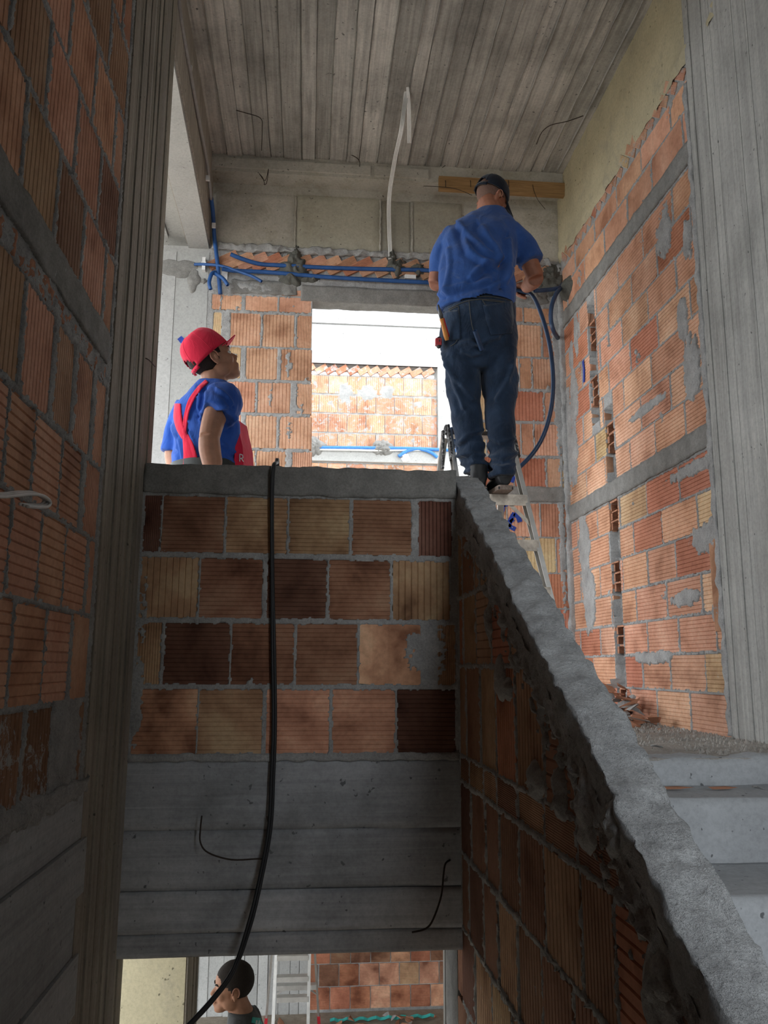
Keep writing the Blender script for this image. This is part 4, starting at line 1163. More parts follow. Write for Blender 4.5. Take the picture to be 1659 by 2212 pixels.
# ---- electrician on the ladder
zst = stp[0][0].z + .016; YS = stp[0][0].y
man = empty('person', (PY(1050, 1060, YS).x, YS, zst)); tag(man, 'man in blue T-shirt, jeans and dark cap standing on the stepladder holding a pipe', 'person')
D = YS - 4.34                                        # his depth follows the tread he stands on
def q(x, y, Y): return PY(x, y, Y + D)
def rg(x, y, Y, hw, hd, az=0): return pring(x, y, Y + D, hw, hd, az)
H1 = q(1060, 430, 4.50); R1 = rot_to(math.radians(34), math.radians(-34), math.radians(6))
body = MB(); head_shapes(body, H1, R1, 1.0)
body.tube([H1 + R1 @ Vector((-.02, 0, -.03)), q(1062, 458, 4.47), q(1058, 480, 4.43)], [.062, .064, .075], 14, True, 3)
body.loft(smooth_rings([rg(1052, 485, 4.43, 50, .07), rg(1042, 530, 4.38, 66, .10), rg(1032, 600, 4.33, 68, .11), rg(1034, 680, 4.30, 68, .11), rg(1034, 760, 4.28, 66, .10)]), 18)
for X_ in ((1000, 770, 4.29, 1022, 1005, 4.33), (1078, 770, 4.27, 1084, 1020, 4.23)):
    body.tube([q(*X_[:3]), q(*X_[3:])], [.075, .04], 12)
wr = q(1136, 622, 4.62); el_ = q(1157, 600, 4.40)
body.tube([q(1108, 505, 4.42), q(1136, 550, 4.40), el_], [.06, .055, .050], 14, True, 5)
body.tube([el_, lerp(el_, wr, .3), lerp(el_, wr, .7), wr], [.049, .052, .042, .031], 14, True, 4)
ell2 = q(941, 612, 4.46); wl = q(990, 600, 4.74)
body.tube([q(972, 510, 4.42), q(953, 560, 4.43), ell2], [.06, .052, .046], 14, True, 5)
body.tube([ell2, lerp(ell2, wl, .35), wl], [.046, .048, .03], 14, True, 4)
def fist(mb, C, ax, back, up, r=.016):
    """closed right hand round a pipe: ax = along the pipe, back = from pipe towards the wrist, up"""
    ax, back, up = [Vector(v).normalized() for v in (ax, back, up)]
    mb.ell(C + up * .026 + back * .014, (.044, .034, .020), Matrix((ax, back, up)).transposed())
    mb.ell(C + up * .014 + back * .036, (.034, .026, .024), Matrix((ax, back, up)).transposed())
    for i, L in enumerate((.95, 1.05, 1.0, .85)):
        o_ = C + ax * (-.033 + i * .022); R_ = .030 * L
        pts = [o_ + up * (R_ * math.sin(a)) * 1.0 - back * (R_ * math.cos(a)) for a in (2.2, 1.35, .6, -.2, -1.0, -1.75)]
        mb.tube(pts, [.0105, .0105, .0098, .0092, .0088, .0075], 8, True, 3)
    th = [C - ax * .030 + up * .018 + back * .026, C - ax * .052 + up * .014 + back * .006, C - ax * .066 + up * .006 - back * .012, C - ax * .074 - up * .004 - back * .020]
    mb.tube(th, [.014, .0125, .0115, .009], 8, True, 3)
HC = q(1128, 630, 4.655); pax = (Vector(q(1160, 648, 4.62)) - Vector(HC)).normalized()
fist(body, HC, (pax.x, pax.y, pax.z), wr - HC, Vector((.15, .2, 1)))
fist(body, q(1000, 600, 4.79), (1, .1, 0), wl - q(1000, 600, 4.79), Vector((0, .2, 1)))
bd = child(fuse('body', body, M['skin_tan'], None, .0058, 5), man)
hr = child(hair_cap(H1, R1, None, M['hair_grey'], 1.0, -.075), man); child_ = hr
cp = ballcap(H1, R1, None, M['navy'], 1.02, -.22, True, M['navy'], .105, .45, .085)
for o in list(bpy.data.objects):
    if o.name.startswith('cap_') and o.parent is None: child(o, man)
eyes(H1, R1, man, 1.0)
for o in man.children:
    if o.name.split('.')[0] in ('eye', 'eyebrow', 'ear_hollow', 'ear_rim'): o.matrix_parent_inverse = Matrix.Translation(-Vector(man.location))
sh = MB()
sh.loft(smooth_rings([rg(1029, 672, 4.30, 83, .150), rg(1029, 640, 4.31, 84, .152), rg(1030, 600, 4.325, 85, .150), rg(1033, 560, 4.345, 83, .146), rg(1038, 525, 4.38, 82, .138), rg(1046, 497, 4.41, 76, .120), rg(1054, 477, 4.44, 56, .092), rg(1060, 464, 4.46, 37, .078), rg(1063, 456, 4.47, 30, .068)]), 28)
sh.tube([q(1078, 494, 4.42), q(1100, 506, 4.42), q(1124, 530, 4.405), q(1138, 552, 4.395), q(1146, 567, 4.39)], [.050, .078, .084, .080, .077], 16, True, 4)
sh.tube([q(1010, 498, 4.42), q(984, 512, 4.42), q(963, 545, 4.425), q(952, 572, 4.43), q(948, 592, 4.44)], [.05, .074, .073, .066, .062], 16, True, 4)
SHF = [[(992, 486), (1020, 515), (1045, 540), (1082, 557)], [(1041, 493), (1058, 520), (1084, 553)], [(1018, 600), (1035, 580), (1050, 568), (1078, 561)], [(951, 636), (990, 621), (1055, 606)], [(1000, 505), (1015, 545), (1060, 575)], [(968, 540), (972, 580), (965, 630)], [(1098, 520), (1100, 560), (1092, 610)], [(1060, 620), (1090, 605), (1105, 585)]]
JNF = [[(956, 765), (980, 812), (1022, 862)], [(1108, 790), (1095, 825), (1072, 860)], [(1000, 760), (1020, 768), (1040, 762)], [(965, 790), (990, 850), (1000, 880)], [(1036, 745), (1055, 735), (1075, 728)], [(1035, 745), (1015, 738), (995, 742)], [(992, 985), (1015, 978), (1046, 985)], [(1000, 1004), (1025, 998), (1050, 1006)], [(1058, 985), (1085, 990), (1112, 980)], [(1060, 1005), (1085, 1012), (1110, 1002)], [(990, 960), (1010, 940), (1040, 930)], [(1060, 945), (1080, 955), (1108, 950)]]
def creases(co, L, wpx, amp):
    """cloth ridges with a hollow beside them"""
    x, y = toppx(co); s = 0.0
    for pl_ in L:
        best = None
        for (ax, ay), (bx, by) in zip(pl_, pl_[1:]):
            dx, dy = bx - ax, by - ay; t = max(0, min(1, ((x - ax) * dx + (y - ay) * dy) / (dx * dx + dy * dy)))
            px_, py_ = x - ax - t * dx, y - ay - t * dy; d = math.hypot(px_, py_)
            if best is None or d < best[0]: best = (d, px_ * -dy + py_ * dx)
        d = best[0] if best[1] > 0 else -best[0]
        if abs(d) < 3 * wpx: s += math.exp(-(d / (wpx * .55)) ** 2) - .75 * math.exp(-((d - wpx) / (wpx * .7)) ** 2)
    return amp * s
def toppx(p): c = RM.T @ np.array(p); return CX + FPX * c[0] / c[2], CY + FPX * c[1] / c[2]
def cutfold(co, n):
    a = folds(2.0, .012, 26, 5, -.85)(co, n)
    return a + n * creases(co, SHF, 11, .017)
shirt = fuse('t_shirt', sh, M['shirt_dusty'], None, .0075, 5, cutfold); child(shirt, man); shirt['label'] = 'dusty blue T-shirt'
# trim the hem: the shirt rides up over the back and hangs at the left hip
bm = bmesh.new(); bm.from_mesh(shirt.data)
def toppx(p): c = RM.T @ np.array(p); return CX + FPX * c[0] / c[2], CY + FPX * c[1] / c[2]
dele = []
for f in bm.faces:
    x, y = toppx(f.calc_center_median())
    hem = np.interp(x, [940, 952, 968, 1000, 1040, 1080, 1105, 1120], [694, 688, 668, 648, 636, 637, 652, 668]) + 2.5 * math.sin(x * .13)
    if y > hem and 944 - 10 < x < 1125: dele.append(f)
bmesh.ops.delete(bm, geom=dele, context='FACES'); bm.to_mesh(shirt.data); bm.free()
md = shirt.modifiers.new('t', 'SOLIDIFY'); md.thickness = .004; md.offset = 1
jn_ = MB()
jn_.loft(smooth_rings([rg(1041, 630, 4.315, 70, .120), rg(1036, 665, 4.305, 78, .140), rg(1034, 705, 4.285, 84, .160), rg(1034, 745, 4.28, 84, .158), rg(1034, 785, 4.285, 79, .125), rg(1036, 805, 4.29, 70, .10)]), 26)
for L in ([(994, 760, 4.275, 41, .115), (998, 810, 4.29, 38, .10), (1003, 860, 4.30, 35, .088), (1010, 915, 4.315, 33, .08), (1015, 960, 4.32, 31, .078), (1024, 995, 4.325, 28, .078), (1029, 1022, 4.32, 29, .085)],
          [(1077, 760, 4.275, 41, .115), (1080, 815, 4.265, 38, .10), (1080, 865, 4.26, 34, .09), (1081, 915, 4.25, 32, .082), (1084, 965, 4.24, 30, .078), (1086, 1000, 4.235, 28, .078), (1084, 1032, 4.235, 29, .085)]):
    jn_.loft(smooth_rings([rg(*r) for r in L]), 20)
def jfold(co, n):
    x, y = toppx(co); k = .007 + (.009 if y > 955 else 0) + (.006 if 770 < y < 860 else 0)
    t = co.z * (70 if y > 955 else 26) + 3 * FB(co.x * 5, co.y * 5, co.z * 4)
    return co + n * (k * .7 * (math.sin(t) * .7 + .6 * FB(co.x * 10, co.y * 10, co.z * 10)) + creases(co, JNF, 9, .012))
jeans = fuse('jeans', jn_, M['denim'], None, .0075, 4, jfold); child(jeans, man); jeans['label'] = 'worn dark blue jeans'
jb = bvh_of([jeans])
def onman(o, par=None): return child(o, man) if par is None else o
def seam(cl, w_=.75, par=jeans): 
    o = drape('stitching', jb, cl, w_, M['stitch'], None, 6, 1, .004, .002); o.parent = jeans; return o
seam([(1013, 648), (1016, 680), (1020, 705), (1027, 728)])
pk = drape('back_pocket', jb, [(1075, 655), (1080, 690), (1083, 722)], [32, 30, 22], M['denim'], None, 5, 8, .006, .004); pk.parent = jeans
pk = drape('back_pocket', jb, [(972, 672), (976, 705), (980, 735)], [19, 18, 14], M['denim'], None, 5, 8, .006, .004); pk.parent = jeans
for cl in ([(1042, 648), (1054, 670), (1057, 705)], [(1057, 705), (1082, 717), (1106, 706)], [(1042, 648), (1080, 652), (1112, 655)], [(960, 678), (975, 668), (990, 661)], [(990, 661), (992, 690), (993, 724)], [(993, 724), (984, 740), (973, 748)], [(968, 655), (1010, 643), (1060, 641), (1108, 650)], [(968, 668), (1010, 650), (1060, 647), (1108, 656)]): seam(cl)
# shoes
for (x, y, Y_, yawd) in ((1031, 1040, 4.325, 6), (1085, 1046, 4.235, -4)):
    c0 = q(x, y, Y_); c0.z = zst; c0.y = YS - .065 + (.03 if x < 1050 else -.02); b = MB(); yw = math.radians(yawd)
    fx = Vector((math.sin(yw), math.cos(yw), 0)); sx_ = Vector((fx.y, -fx.x, 0))
    rings = []
    for t, hw, hh in ((-.075, .030, .050), (-.065, .040, .062), (-.03, .043, .060), (.03, .046, .045), (.10, .052, .034), (.15, .048, .026), (.185, .034, .018), (.20, .012, .008)):
        rings.append((c0 + fx * t + Vector((0, 0, .022 + hh)), sx_ * hw, Vector((0, 0, hh))))
    b.loft(smooth_rings(rings, 3), 16); b.tube([c0 + fx * -.035 + Vector((0, 0, .07)), c0 + fx * -.04 + Vector((0, 0, .15))], [.046, .048], 14)
    so = child(fuse('shoe', b, M['shoe'], None, .006, 3), man)
    b = MB(); pr = [(-.08, .030), (-.07, .040), (-.02, .043), (.05, .045), (.11, .053), (.16, .047), (.195, .030), (.205, .01)]
    vs = []; fs = []
    for t, hw in pr:
        for zz in (0, .024):
            for sg in (-1, 1): vs.append(c0 + fx * t + sx_ * (hw * sg) + Vector((0, 0, zz)))
    for i in range(len(pr) - 1):
        a = 4 * i; fs += [(a, a + 1, a + 5, a + 4), (a + 2, a + 6, a + 7, a + 3), (a, a + 4, a + 6, a + 2), (a + 1, a + 3, a + 7, a + 5)]
    fs += [(0, 2, 3, 1), tuple(4 * (len(pr) - 1) + k for k in (0, 1, 3, 2))]
    b.add(vs, fs); sl_ = b.build('sole', M['sole'], so)
    b = MB()
    for k in range(10): t = -.075 + k * .012; b.bar(c0 + fx * t - sx_ * .040 + Vector((0, 0, .009)), c0 + fx * t + sx_ * .040 + Vector((0, 0, .009)), .005, .014)
    b.build('tread', M['black_plastic'], so)
# things he carries
sd = MB(); a = hit(jb, 966, 735, None, .03); bq = hit(jb, 954, 688, None, .028); 
a = a or q(966, 735, 4.13); bq = bq or q(954, 688, 4.14)
sdr = empty('screwdriver', a); tag(sdr, 'screwdriver with orange and red handle tucked in the jeans back pocket', 'screwdriver')
sd.tube([a, lerp(a, bq, .25), lerp(a, bq, .8), bq], [.010, .014, .011, .013], 10, True, 3); child(sd.build('handle', M['orange'], None, True), sdr)
dd = (bq - a).normalized(); b = MB(); b.tube([lerp(a, bq, .15) + Vector((.012, -.004, 0)), bq + Vector((.008, -.004, 0))], [.006, .006], 8); child(b.build('grip_inlay', M['red_plastic'], None, True), sdr)
b = MB(); b.tube([bq, bq + dd * .02, bq + dd * .075], [.010, .012, .004], 8); child(b.build('blade', M['steel'], None, True), sdr)
tp = q(948, 740, 4.22); b = MB(); b.ell(tp, (.018, .03, .034)); tm = empty('tape_measure', tp - Vector((0, 0, .03))); tag(tm, 'small red and black tape measure clipped at the hip of the jeans', 'tape measure')
child(fuse('case', b, M['black_plastic'], None, .005, 1), tm)
b = MB(); b.box(tp.x - .021, tp.x + .01, tp.y - .028, tp.y - .0, tp.z - .022, tp.z + .015); child(b.build('red_panel', M['red_plastic'], None), tm)
b = MB(); b.box(tp.x - .005, tp.x + .012, tp.y - .02, tp.y + .02, tp.z - .005, tp.z + .012); child(b.build('belt_clip', M['steel'], None), tm)
pa = hit(jb, 1026, 714, None, .055) or q(1026, 714, 4.10); pb = hit(jb, 1037, 745, None, .0) or q(1037, 745, 4.15)
co = empty('conduit_offcut', pb); tag(co, 'short offcut of dark blue conduit stuck between the legs of the jeans', 'conduit')
b = MB(); b.tube([pb + (pb - pa) * .35, pb, pa], [.0125] * 3, 14, False); child(b.build('tube', M['conduit_dark'], None, True), co)
b = MB(); b.bore(pa, pb, .0125); child(b.build('bore', M['conduit_dark'], None, False), co)

# ---- the conduit he is feeding
hs = MB(); path = [q(1085, 622, 4.70), HC, q(1152, 641, 4.62), q(1173, 690, 4.56), q(1189, 755, 4.52), q(1195, 830, 4.50), q(1188, 895, 4.50), q(1167, 955, 4.51), q(1130, 1002, 4.55), q(1085, 1030, 4.62), q(1010, 1010, 4.75), q(985, 960, 4.86), q(975, 925, 4.9)]
hs.tube(path, .0128, 12, True, 7); o = hs.build('conduit_hose', M['conduit_dark'], None, True); tag(o, 'long dark blue flexible conduit curving from the hand of the man on the ladder', 'conduit')
tb = MB(); X2 = XR - .03
tb.tube([PY(1154, 628, 5.72), PY(1185, 626, 5.74), PY(1207, 622, 5.76), PX(1216, 614, XR - .005)], .0165, 12, False, 4); c1 = empty('conduit', PY(1154, 628, 5.72)); tag(c1, 'dark blue conduit stub coming out of the fresh cement in the corner', 'conduit'); child(tb.build('tube', M['conduit_dark'], None, True), c1)
p = PY(1154, 628, 5.72); b = MB(); b.bore(p, lerp(p, PY(1185, 626, 5.74), .8), .0165); child(b.build('bore', M['conduit_dark'], None, False), c1)
tb = MB(); tb.tube([PX(1217, 618, XR - .005), PY(1203, 632, 5.70), PY(1192, 660, 5.66), PY(1190, 690, 5.66), PY(1196, 715, 5.68), PX(1208, 734, XR - .01)], .0165, 12, True, 5)
o = tb.build('conduit', M['conduit_dark'], None, True); tag(o, 'short curved dark blue conduit looping between the corner and the right wall', 'conduit')

# ---- man in the red cap behind the parapet
FA = math.radians(50)                                # he faces right and away
m2 = empty('person', (PY(445, 1000, 3.88).x, 3.88, ZFL - .03)); tag(m2, 'man in red cap and red overalls over a blue T-shirt, looking up behind the parapet', 'person')
SA = FA - PI / 2                                     # direction of his right side
def r2(x, y, Y, hw, hd): 
    c = PY(x, y, Y); return (c, Vector((math.cos(SA), math.sin(SA), 0)) * hw, Vector((math.cos(FA), math.sin(FA), 0)) * hd)
H2 = PY(459, 779, 3.84); R2_ = rot_to(math.radians(14), math.radians(31), 0)
HS = 1.0
zf = ZFL - .03
body = MB(); head_shapes(body, H2, R2_, HS)
body.tube([H2 + R2_ @ Vector((-.025, 0, -.045)), PY(462, 822, 3.85), PY(455, 848, 3.86)], [.060, .061, .075], 14, True, 3)
body.loft(smooth_rings([r2(452, 850, 3.85, .12, .07), r2(449, 880, 3.86, .17, .095), r2(444, 940, 3.87, .155, .10), r2(441, 1000, 3.88, .145, .10), r2(441, 1120, 3.88, .15, .10)]), 18)
hipz = PY(441, 1120, 3.88); side = Vector((math.cos(SA), math.sin(SA), 0)); fw = Vector((math.cos(FA), math.sin(FA), 0))
for sg in (-1, 1):
    h = hipz + side * (.085 * sg); k_ = Vector((h.x, h.y, (h.z + zf) / 2)) + fw * .03; f_ = Vector((h.x, h.y, zf + .09))
    body.tube([h, k_, f_], [.075, .055, .04], 12, True, 3)
sr = PY(484, 862, 3.74); er = PY(452, 945, 3.66); wr2 = PY(463, 1018, 3.665)
body.tube([sr, PY(464, 900, 3.69), er], [.062, .054, .047], 14, True, 5)
body.tube([er, PY(453, 970, 3.66), PY(459, 1000, 3.665), wr2], [.047, .050, .046, .030], 14, True, 4)
slp = PY(398, 890, 3.98); ell_ = PY(376, 985, 3.99); wlp = PY(383, 1040, 3.93)
body.tube([slp, PY(384, 940, 3.99), ell_, wlp], [.058, .052, .046, .032], 14, True, 5)
for W_, s_ in ((wr2, 1), (wlp, -1)):                 # hands resting on the hips
    d_ = Vector((.03 * s_, .01, -.085)); body.ell(W_ + d_ * .55, (.022, .040, .052))
    for i in range(4): a = W_ + d_ * 1.0 + Vector((0, -.03 + i * .02, 0)); body.tube([a, a + Vector((.005 * s_, .0, -.035)), a + Vector((.018 * s_, .004, -.065 - .006 * (i in (1, 2))))], [.0098, .0092, .0075], 8, True, 3)
    a = W_ + d_ * .5 + Vector((0, -.04, 0)); body.tube([a, a + Vector((0, -.022, -.02)), a + Vector((.01 * s_, -.03, -.05))], [.012, .0115, .009], 8, True, 3)
child(fuse('body', body, M['skin'], None, .0055, 5), m2)
child(hair_cap(H2, R2_, None, M['hair'], 1.0, -.085, True, .050), m2)
before = set(bpy.data.objects)
ballcap(H2 + R2_ @ Vector((.008, 0, -.004)), R2_, None, M['red_cloth'], 1.03, -.24, True, M['red_cloth'], .128, -.12, .058)
eyes(H2, R2_, None, HS)
for o in bpy.data.objects:
    if o not in before and o.parent is None: child(o, m2)
sh = MB()
sh.loft(smooth_rings([r2(441, 1080, 3.88, .165, .125), r2(441, 1020, 3.88, .168, .128), r2(442, 970, 3.875, .175, .130), r2(445, 925, 3.87, .188, .128), r2(448, 885, 3.86, .195, .115), r2(452, 856, 3.85, .165, .095), r2(458, 836, 3.85, .10, .078), r2(461, 825, 3.85, .072, .068)]), 26)
sh.tube([PY(478, 858, 3.77), PY(482, 872, 3.73), PY(476, 888, 3.70), PY(471, 897, 3.69)], [.086, .090, .090, .088], 16, True, 4)
sh.tube([slp + Vector((.03, 0, .02)), PY(386, 925, 3.99), PY(377, 962, 3.99), PY(374, 977, 3.99)], [.075, .066, .060, .060], 16, True, 4)
SH2 = [[(436, 836), (430, 860), (427, 880)], [(422, 858), (412, 880), (406, 905)], [(411, 935), (420, 960), (426, 985)], [(386, 950), (391, 975), (396, 1003)], [(486, 924), (500, 915), (513, 903)], [(482, 958), (495, 968), (508, 978)], [(480, 985), (490, 990), (505, 1000)], [(448, 850), (440, 880), (432, 905)], [(432, 893), (455, 884), (490, 880)], [(372, 920), (378, 945), (380, 968)], [(470, 842), (490, 855), (502, 872)]]
f0_ = folds(5.0, .009, 34, 14, .3)
shirt2 = fuse('t_shirt', sh, M['shirt'], None, .0075, 4, lambda co, n: f0_(co, n) + n * creases(co, SH2, 7, .011)); child(shirt2, m2)
tz = MB()                                            # overall trousers
tz.loft(smooth_rings([r2(441, 1035, 3.88, .172, .135), r2(441, 1090, 3.88, .18, .14), r2(441, 1160, 3.88, .19, .14)]), 24)
for sg in (-1, 1):
    h = PY(441, 1140, 3.88) + side * (.088 * sg); f_ = Vector((h.x, h.y, zf + .05)); tz.tube([h, lerp(h, f_, .5) + fw * .02, f_], [.105, .085, .085], 16, True, 4)
child(fuse('overalls', tz, M['red_cloth'], None, .009, 4), m2)
for sg in (-1, 1):
    h = PY(441, 1140, 3.88) + side * (.088 * sg); c0 = Vector((h.x, h.y, zf)); b = MB(); rings = []
    for t, hw, hh in ((-.07, .035, .05), (-.03, .044, .06), (.05, .048, .045), (.13, .052, .033), (.19, .036, .022), (.205, .012, .012)): rings.append((c0 + fw * t + Vector((0, 0, hh)), side * hw, Vector((0, 0, hh))))
    b.loft(smooth_rings(rings, 3), 14); child(b.build('shoe', M['shoe'], None, True), m2)
sb = bvh_of([shirt2])
for cl, hw in (([(447, 823), (428, 842), (411, 868), (402, 900), (399, 930), (403, 945)], [4, 4.5, 5, 4.5, 4, 5]), ([(384, 872), (384, 900), (390, 925), (400, 945)], [6, 8.5, 8.5, 7])):
    o = drape('strap', sb, cl, hw, M['red_cloth'], None, 7, 4, .006, .005); child(o, m2)
o = drape('back_panel', sb, [(401, 940), (407, 965), (411, 990), (412, 1012)], [6, 11, 14.5, 17], M['red_cloth'], None, 7, 5, .006, .005); child(o, m2)
# bib at the chest, standing off the shirt
b = MB(); bx = [PY(511, 905, 3.80), PY(515, 925, 3.80), PY(524, 965, 3.80), PY(527, 1010, 3.80), PY(505, 1010, 3.79), PY(508, 965, 3.79)]
nb_ = Vector((.04, .12, 0)); vs = bx + [v + nb_ for v in bx]; k = len(bx)
b.add(vs, [tuple(range(k)), tuple(range(2 * k - 1, k - 1, -1))] + [(i, k + i, k + (i + 1) % k, (i + 1) % k) for i in range(k)]); bib = child(b.build('bib', M['red_cloth'], None), m2)
b = MB()
for (xa_, ya, xb_, yb) in ((518, 981, 518, 997), (518, 981, 524, 983), (524, 983, 525, 989), (525, 989, 518, 991), (522, 991, 526, 997)):
    p0, p1 = PY(xa_, ya, 3.785), PY(xb_, yb, 3.785); b.bar(p0, p1, .004, .004, (0, 1, 0))
o = child(b.build('bib_lettering', M['letter'], None), m2)
b = MB(); b.loft([r2(441, 1004, 3.88, .176, .138), r2(441, 1014, 3.88, .178, .140), r2(441, 1026, 3.88, .176, .138)], 28, False); child(b.build('belt', M['belt'], None, True), m2)

# ---- man on the floor below
m3p = PY(530, 2180, 5.12)
m3 = empty('person', (m3p.x, 5.12, ZLOW)); tag(m3, 'dark-haired man in grey T-shirt on the lower floor below the beam', 'person')
H3 = PY(503, 2132, 5.12); R3 = rot_to(math.radians(192), math.radians(3)); S3 = 1.03
body = MB(); head_shapes(body, H3, R3, S3)
nk = H3 + R3 @ Vector((-.06, 0, -.145))
body.tube([H3 + R3 @ Vector((-.02, 0, -.05)), lerp(H3, nk, .6), nk], [.062, .060, .072], 14, True, 3)
def r3(dx, z, hw, hd): return (Vector((nk.x + dx, nk.y, z)), Vector((0, hw, 0)), Vector((hd, 0, 0)))
zn = nk.z
body.loft(smooth_rings([r3(0, zn, .07, .07), r3(.02, zn - .06, .17, .085), r3(.03, zn - .25, .16, .10), r3(.02, zn - .5, .15, .10), r3(0, zn - .62, .16, .10)]), 16)
for sg in (-1, 1):
    body.tube([(nk.x, nk.y + .09 * sg, zn - .6), (nk.x - .02, nk.y + .10 * sg, zn - .98), (nk.x, nk.y + .10 * sg, ZLOW + .08)], [.078, .055, .042], 12, True, 3)
    s_ = Vector((nk.x + .02, nk.y + .18 * sg, zn - .08)); e_ = s_ + Vector((.05, .06 * sg, -.28)); w_ = e_ + Vector((-.14, -.02 * sg, -.20))
    body.tube([s_, lerp(s_, e_, .5), e_], [.06, .052, .045], 12, True, 4); body.tube([e_, lerp(e_, w_, .4), w_], [.045, .046, .03], 12, True, 4)
    body.ell(w_ + Vector((-.03, 0, -.04)), (.03, .022, .05))
    for i in range(4): a = w_ + Vector((-.055 + i * .018, 0, -.08)); body.tube([a, a + Vector((-.008, .004 * sg, -.03)), a + Vector((-.018, .01 * sg, -.055))], [.0098, .009, .0075], 8, True, 3)
    a = w_ + Vector((-.06, 0, -.03)); body.tube([a, a + Vector((-.02, 0, -.02)), a + Vector((-.03, 0, -.045))], [.012, .011, .009], 8, True, 3)
child(fuse('body', body, M['skin'], None, .006, 4), m3)
hh_ = hair_cap(H3, R3, None, M['hair'], S3 * 1.01, -.065, True, .20, .92); child(hh_, m3)
before = set(bpy.data.objects); eyes(H3, R3, None, S3)
for o in bpy.data.objects:
    if o not in before and o.parent is None: child(o, m3)
sh = MB(); sh.loft(smooth_rings([r3(.0, zn - .64, .18, .125), r3(.02, zn - .5, .175, .125), r3(.03, zn - .28, .195, .125), r3(.025, zn - .12, .21, .115), r3(.02, zn - .05, .19, .10), r3(.01, zn + .005, .11, .085), r3(.0, zn + .03, .078, .074)]), 22)
for sg in (-1, 1):
    s_ = Vector((nk.x + .02, nk.y + .16 * sg, zn - .07)); sh.tube([s_, s_ + Vector((.03, .05 * sg, -.12)), s_ + Vector((.045, .065 * sg, -.20))], [.085, .078, .074], 14, True, 4)
shirt3 = fuse('t_shirt', sh, M['grey_cloth'], None, .009, 4, folds(9.0, .010, 30, 12, .4)); child(shirt3, m3)
bb3 = bvh_of([shirt3])
for x0, c_ in ((566, M['teal']), (574, M['letter'])):
    o = drape('shirt_print', bb3, [(x0 - 22, 2203 if c_ is M['teal'] else 2210), (x0, 2207 if c_ is M['teal'] else 2212), (x0 + 8, 2212)], [6, 7, 4], c_, None, 5, 3, .004, .002); child(o, m3)
tz = MB(); tz.loft(smooth_rings([r3(.0, zn - .58, .165, .115), r3(0, zn - .72, .18, .125)]), 18)
for sg in (-1, 1): tz.tube([(nk.x, nk.y + .09 * sg, zn - .66), (nk.x - .02, nk.y + .10 * sg, zn - 1.0), (nk.x, nk.y + .10 * sg, ZLOW + .06)], [.105, .085, .078], 14, True, 3)
child(fuse('trousers', tz, M['grey_cloth'], None, .010, 4), m3)
for sg in (-1, 1):
    c0 = Vector((nk.x, nk.y + .10 * sg, ZLOW)); b = MB(); rings = [(c0 + Vector((-t, 0, hh)), Vector((0, hw, 0)), Vector((0, 0, hh))) for t, hw, hh in ((-.07, .035, .05), (-.03, .044, .06), (.05, .048, .045), (.13, .052, .033), (.19, .036, .022), (.205, .012, .012))]
    b.loft(smooth_rings(rings, 3), 14); child(b.build('shoe', M['shoe'], None, True), m3)

# ---- ladder on the lower floor
YL = 8.5
def Lp(x, y): return PY(x, y, YL)
lo_ = empty('stepladder', Lp(640, 2195)); lo_.location.z = ZLOW; tag(lo_, 'bright aluminium stepladder standing on the lower floor before the reddish block wall', 'ladder')
def to_floor(a, b_): d = b_ - a; return a + d * ((ZLOW - a.z) / d.z)
def up(a, b_, z): d = b_ - a; return a + d * ((z - a.z) / d.z)
zt_ = ZLOW + 1.95
for (x0, y0, x1, y1, dy) in ((597, 2070, 592, 2195, 0), (668, 2065, 665, 2195, 0)):
    a, b_ = Lp(x0, y0), Lp(x1, y1); A, B = up(a, b_, zt_), to_floor(a, b_); B.y -= .35; mb = MB(); mb.bar(A, B, .028, .055, (0, 1, 0)); child(mb.build('rail', M['alu'], None), lo_)
    mb = MB(); mb.bar(lerp(B, A, .04), B, .034, .06, (0, 1, 0)); child(mb.build('rubber_foot', M['red_plastic'], None), lo_)
for (x0, y0, x1, y1) in ((586, 2068, 575, 2190), (680, 2065, 687, 2190)):
    a, b_ = Lp(x0, y0), Lp(x1, y1); A, B = up(a, b_, zt_), to_floor(a, b_); A.y += .03; B.y += .45; mb = MB(); mb.bar(A, B, .022, .035, (0, 1, 0)); child(mb.build('back_leg', M['alu'], None), lo_)
    mb = MB(); mb.bar(lerp(B, A, .05), B, .03, .04, (0, 1, 0)); child(mb.build('rubber_foot', M['red_plastic'], None), lo_)
for i, y in enumerate((2050, 2092, 2132, 2152, 2205)):
    a, b_ = Lp(600 if i != 3 else 596, y), Lp(666 if i != 3 else 684, y); zz = a.z
    if zz < ZLOW + .05: a.z = b_.z = ZLOW + .12
    off = -.35 * (zt_ - a.z) / 1.95 if i != 3 else .25; mb = MB(); mb.box(a.x, b_.x, a.y + off - .04, a.y + off + .04, a.z - .03, a.z + .012); child(mb.build('step', M['alu'], None), lo_)
for x0, x1 in ((596, 622), (684, 660)):
    mb = MB(); a, b_ = Lp(x1, 2153), Lp(x0, 2172); a.y += .25; b_.y += .28; mb.bar(a, b_, .012, .02, (0, 1, 0)); child(mb.build('brace', M['alu'], None), lo_)

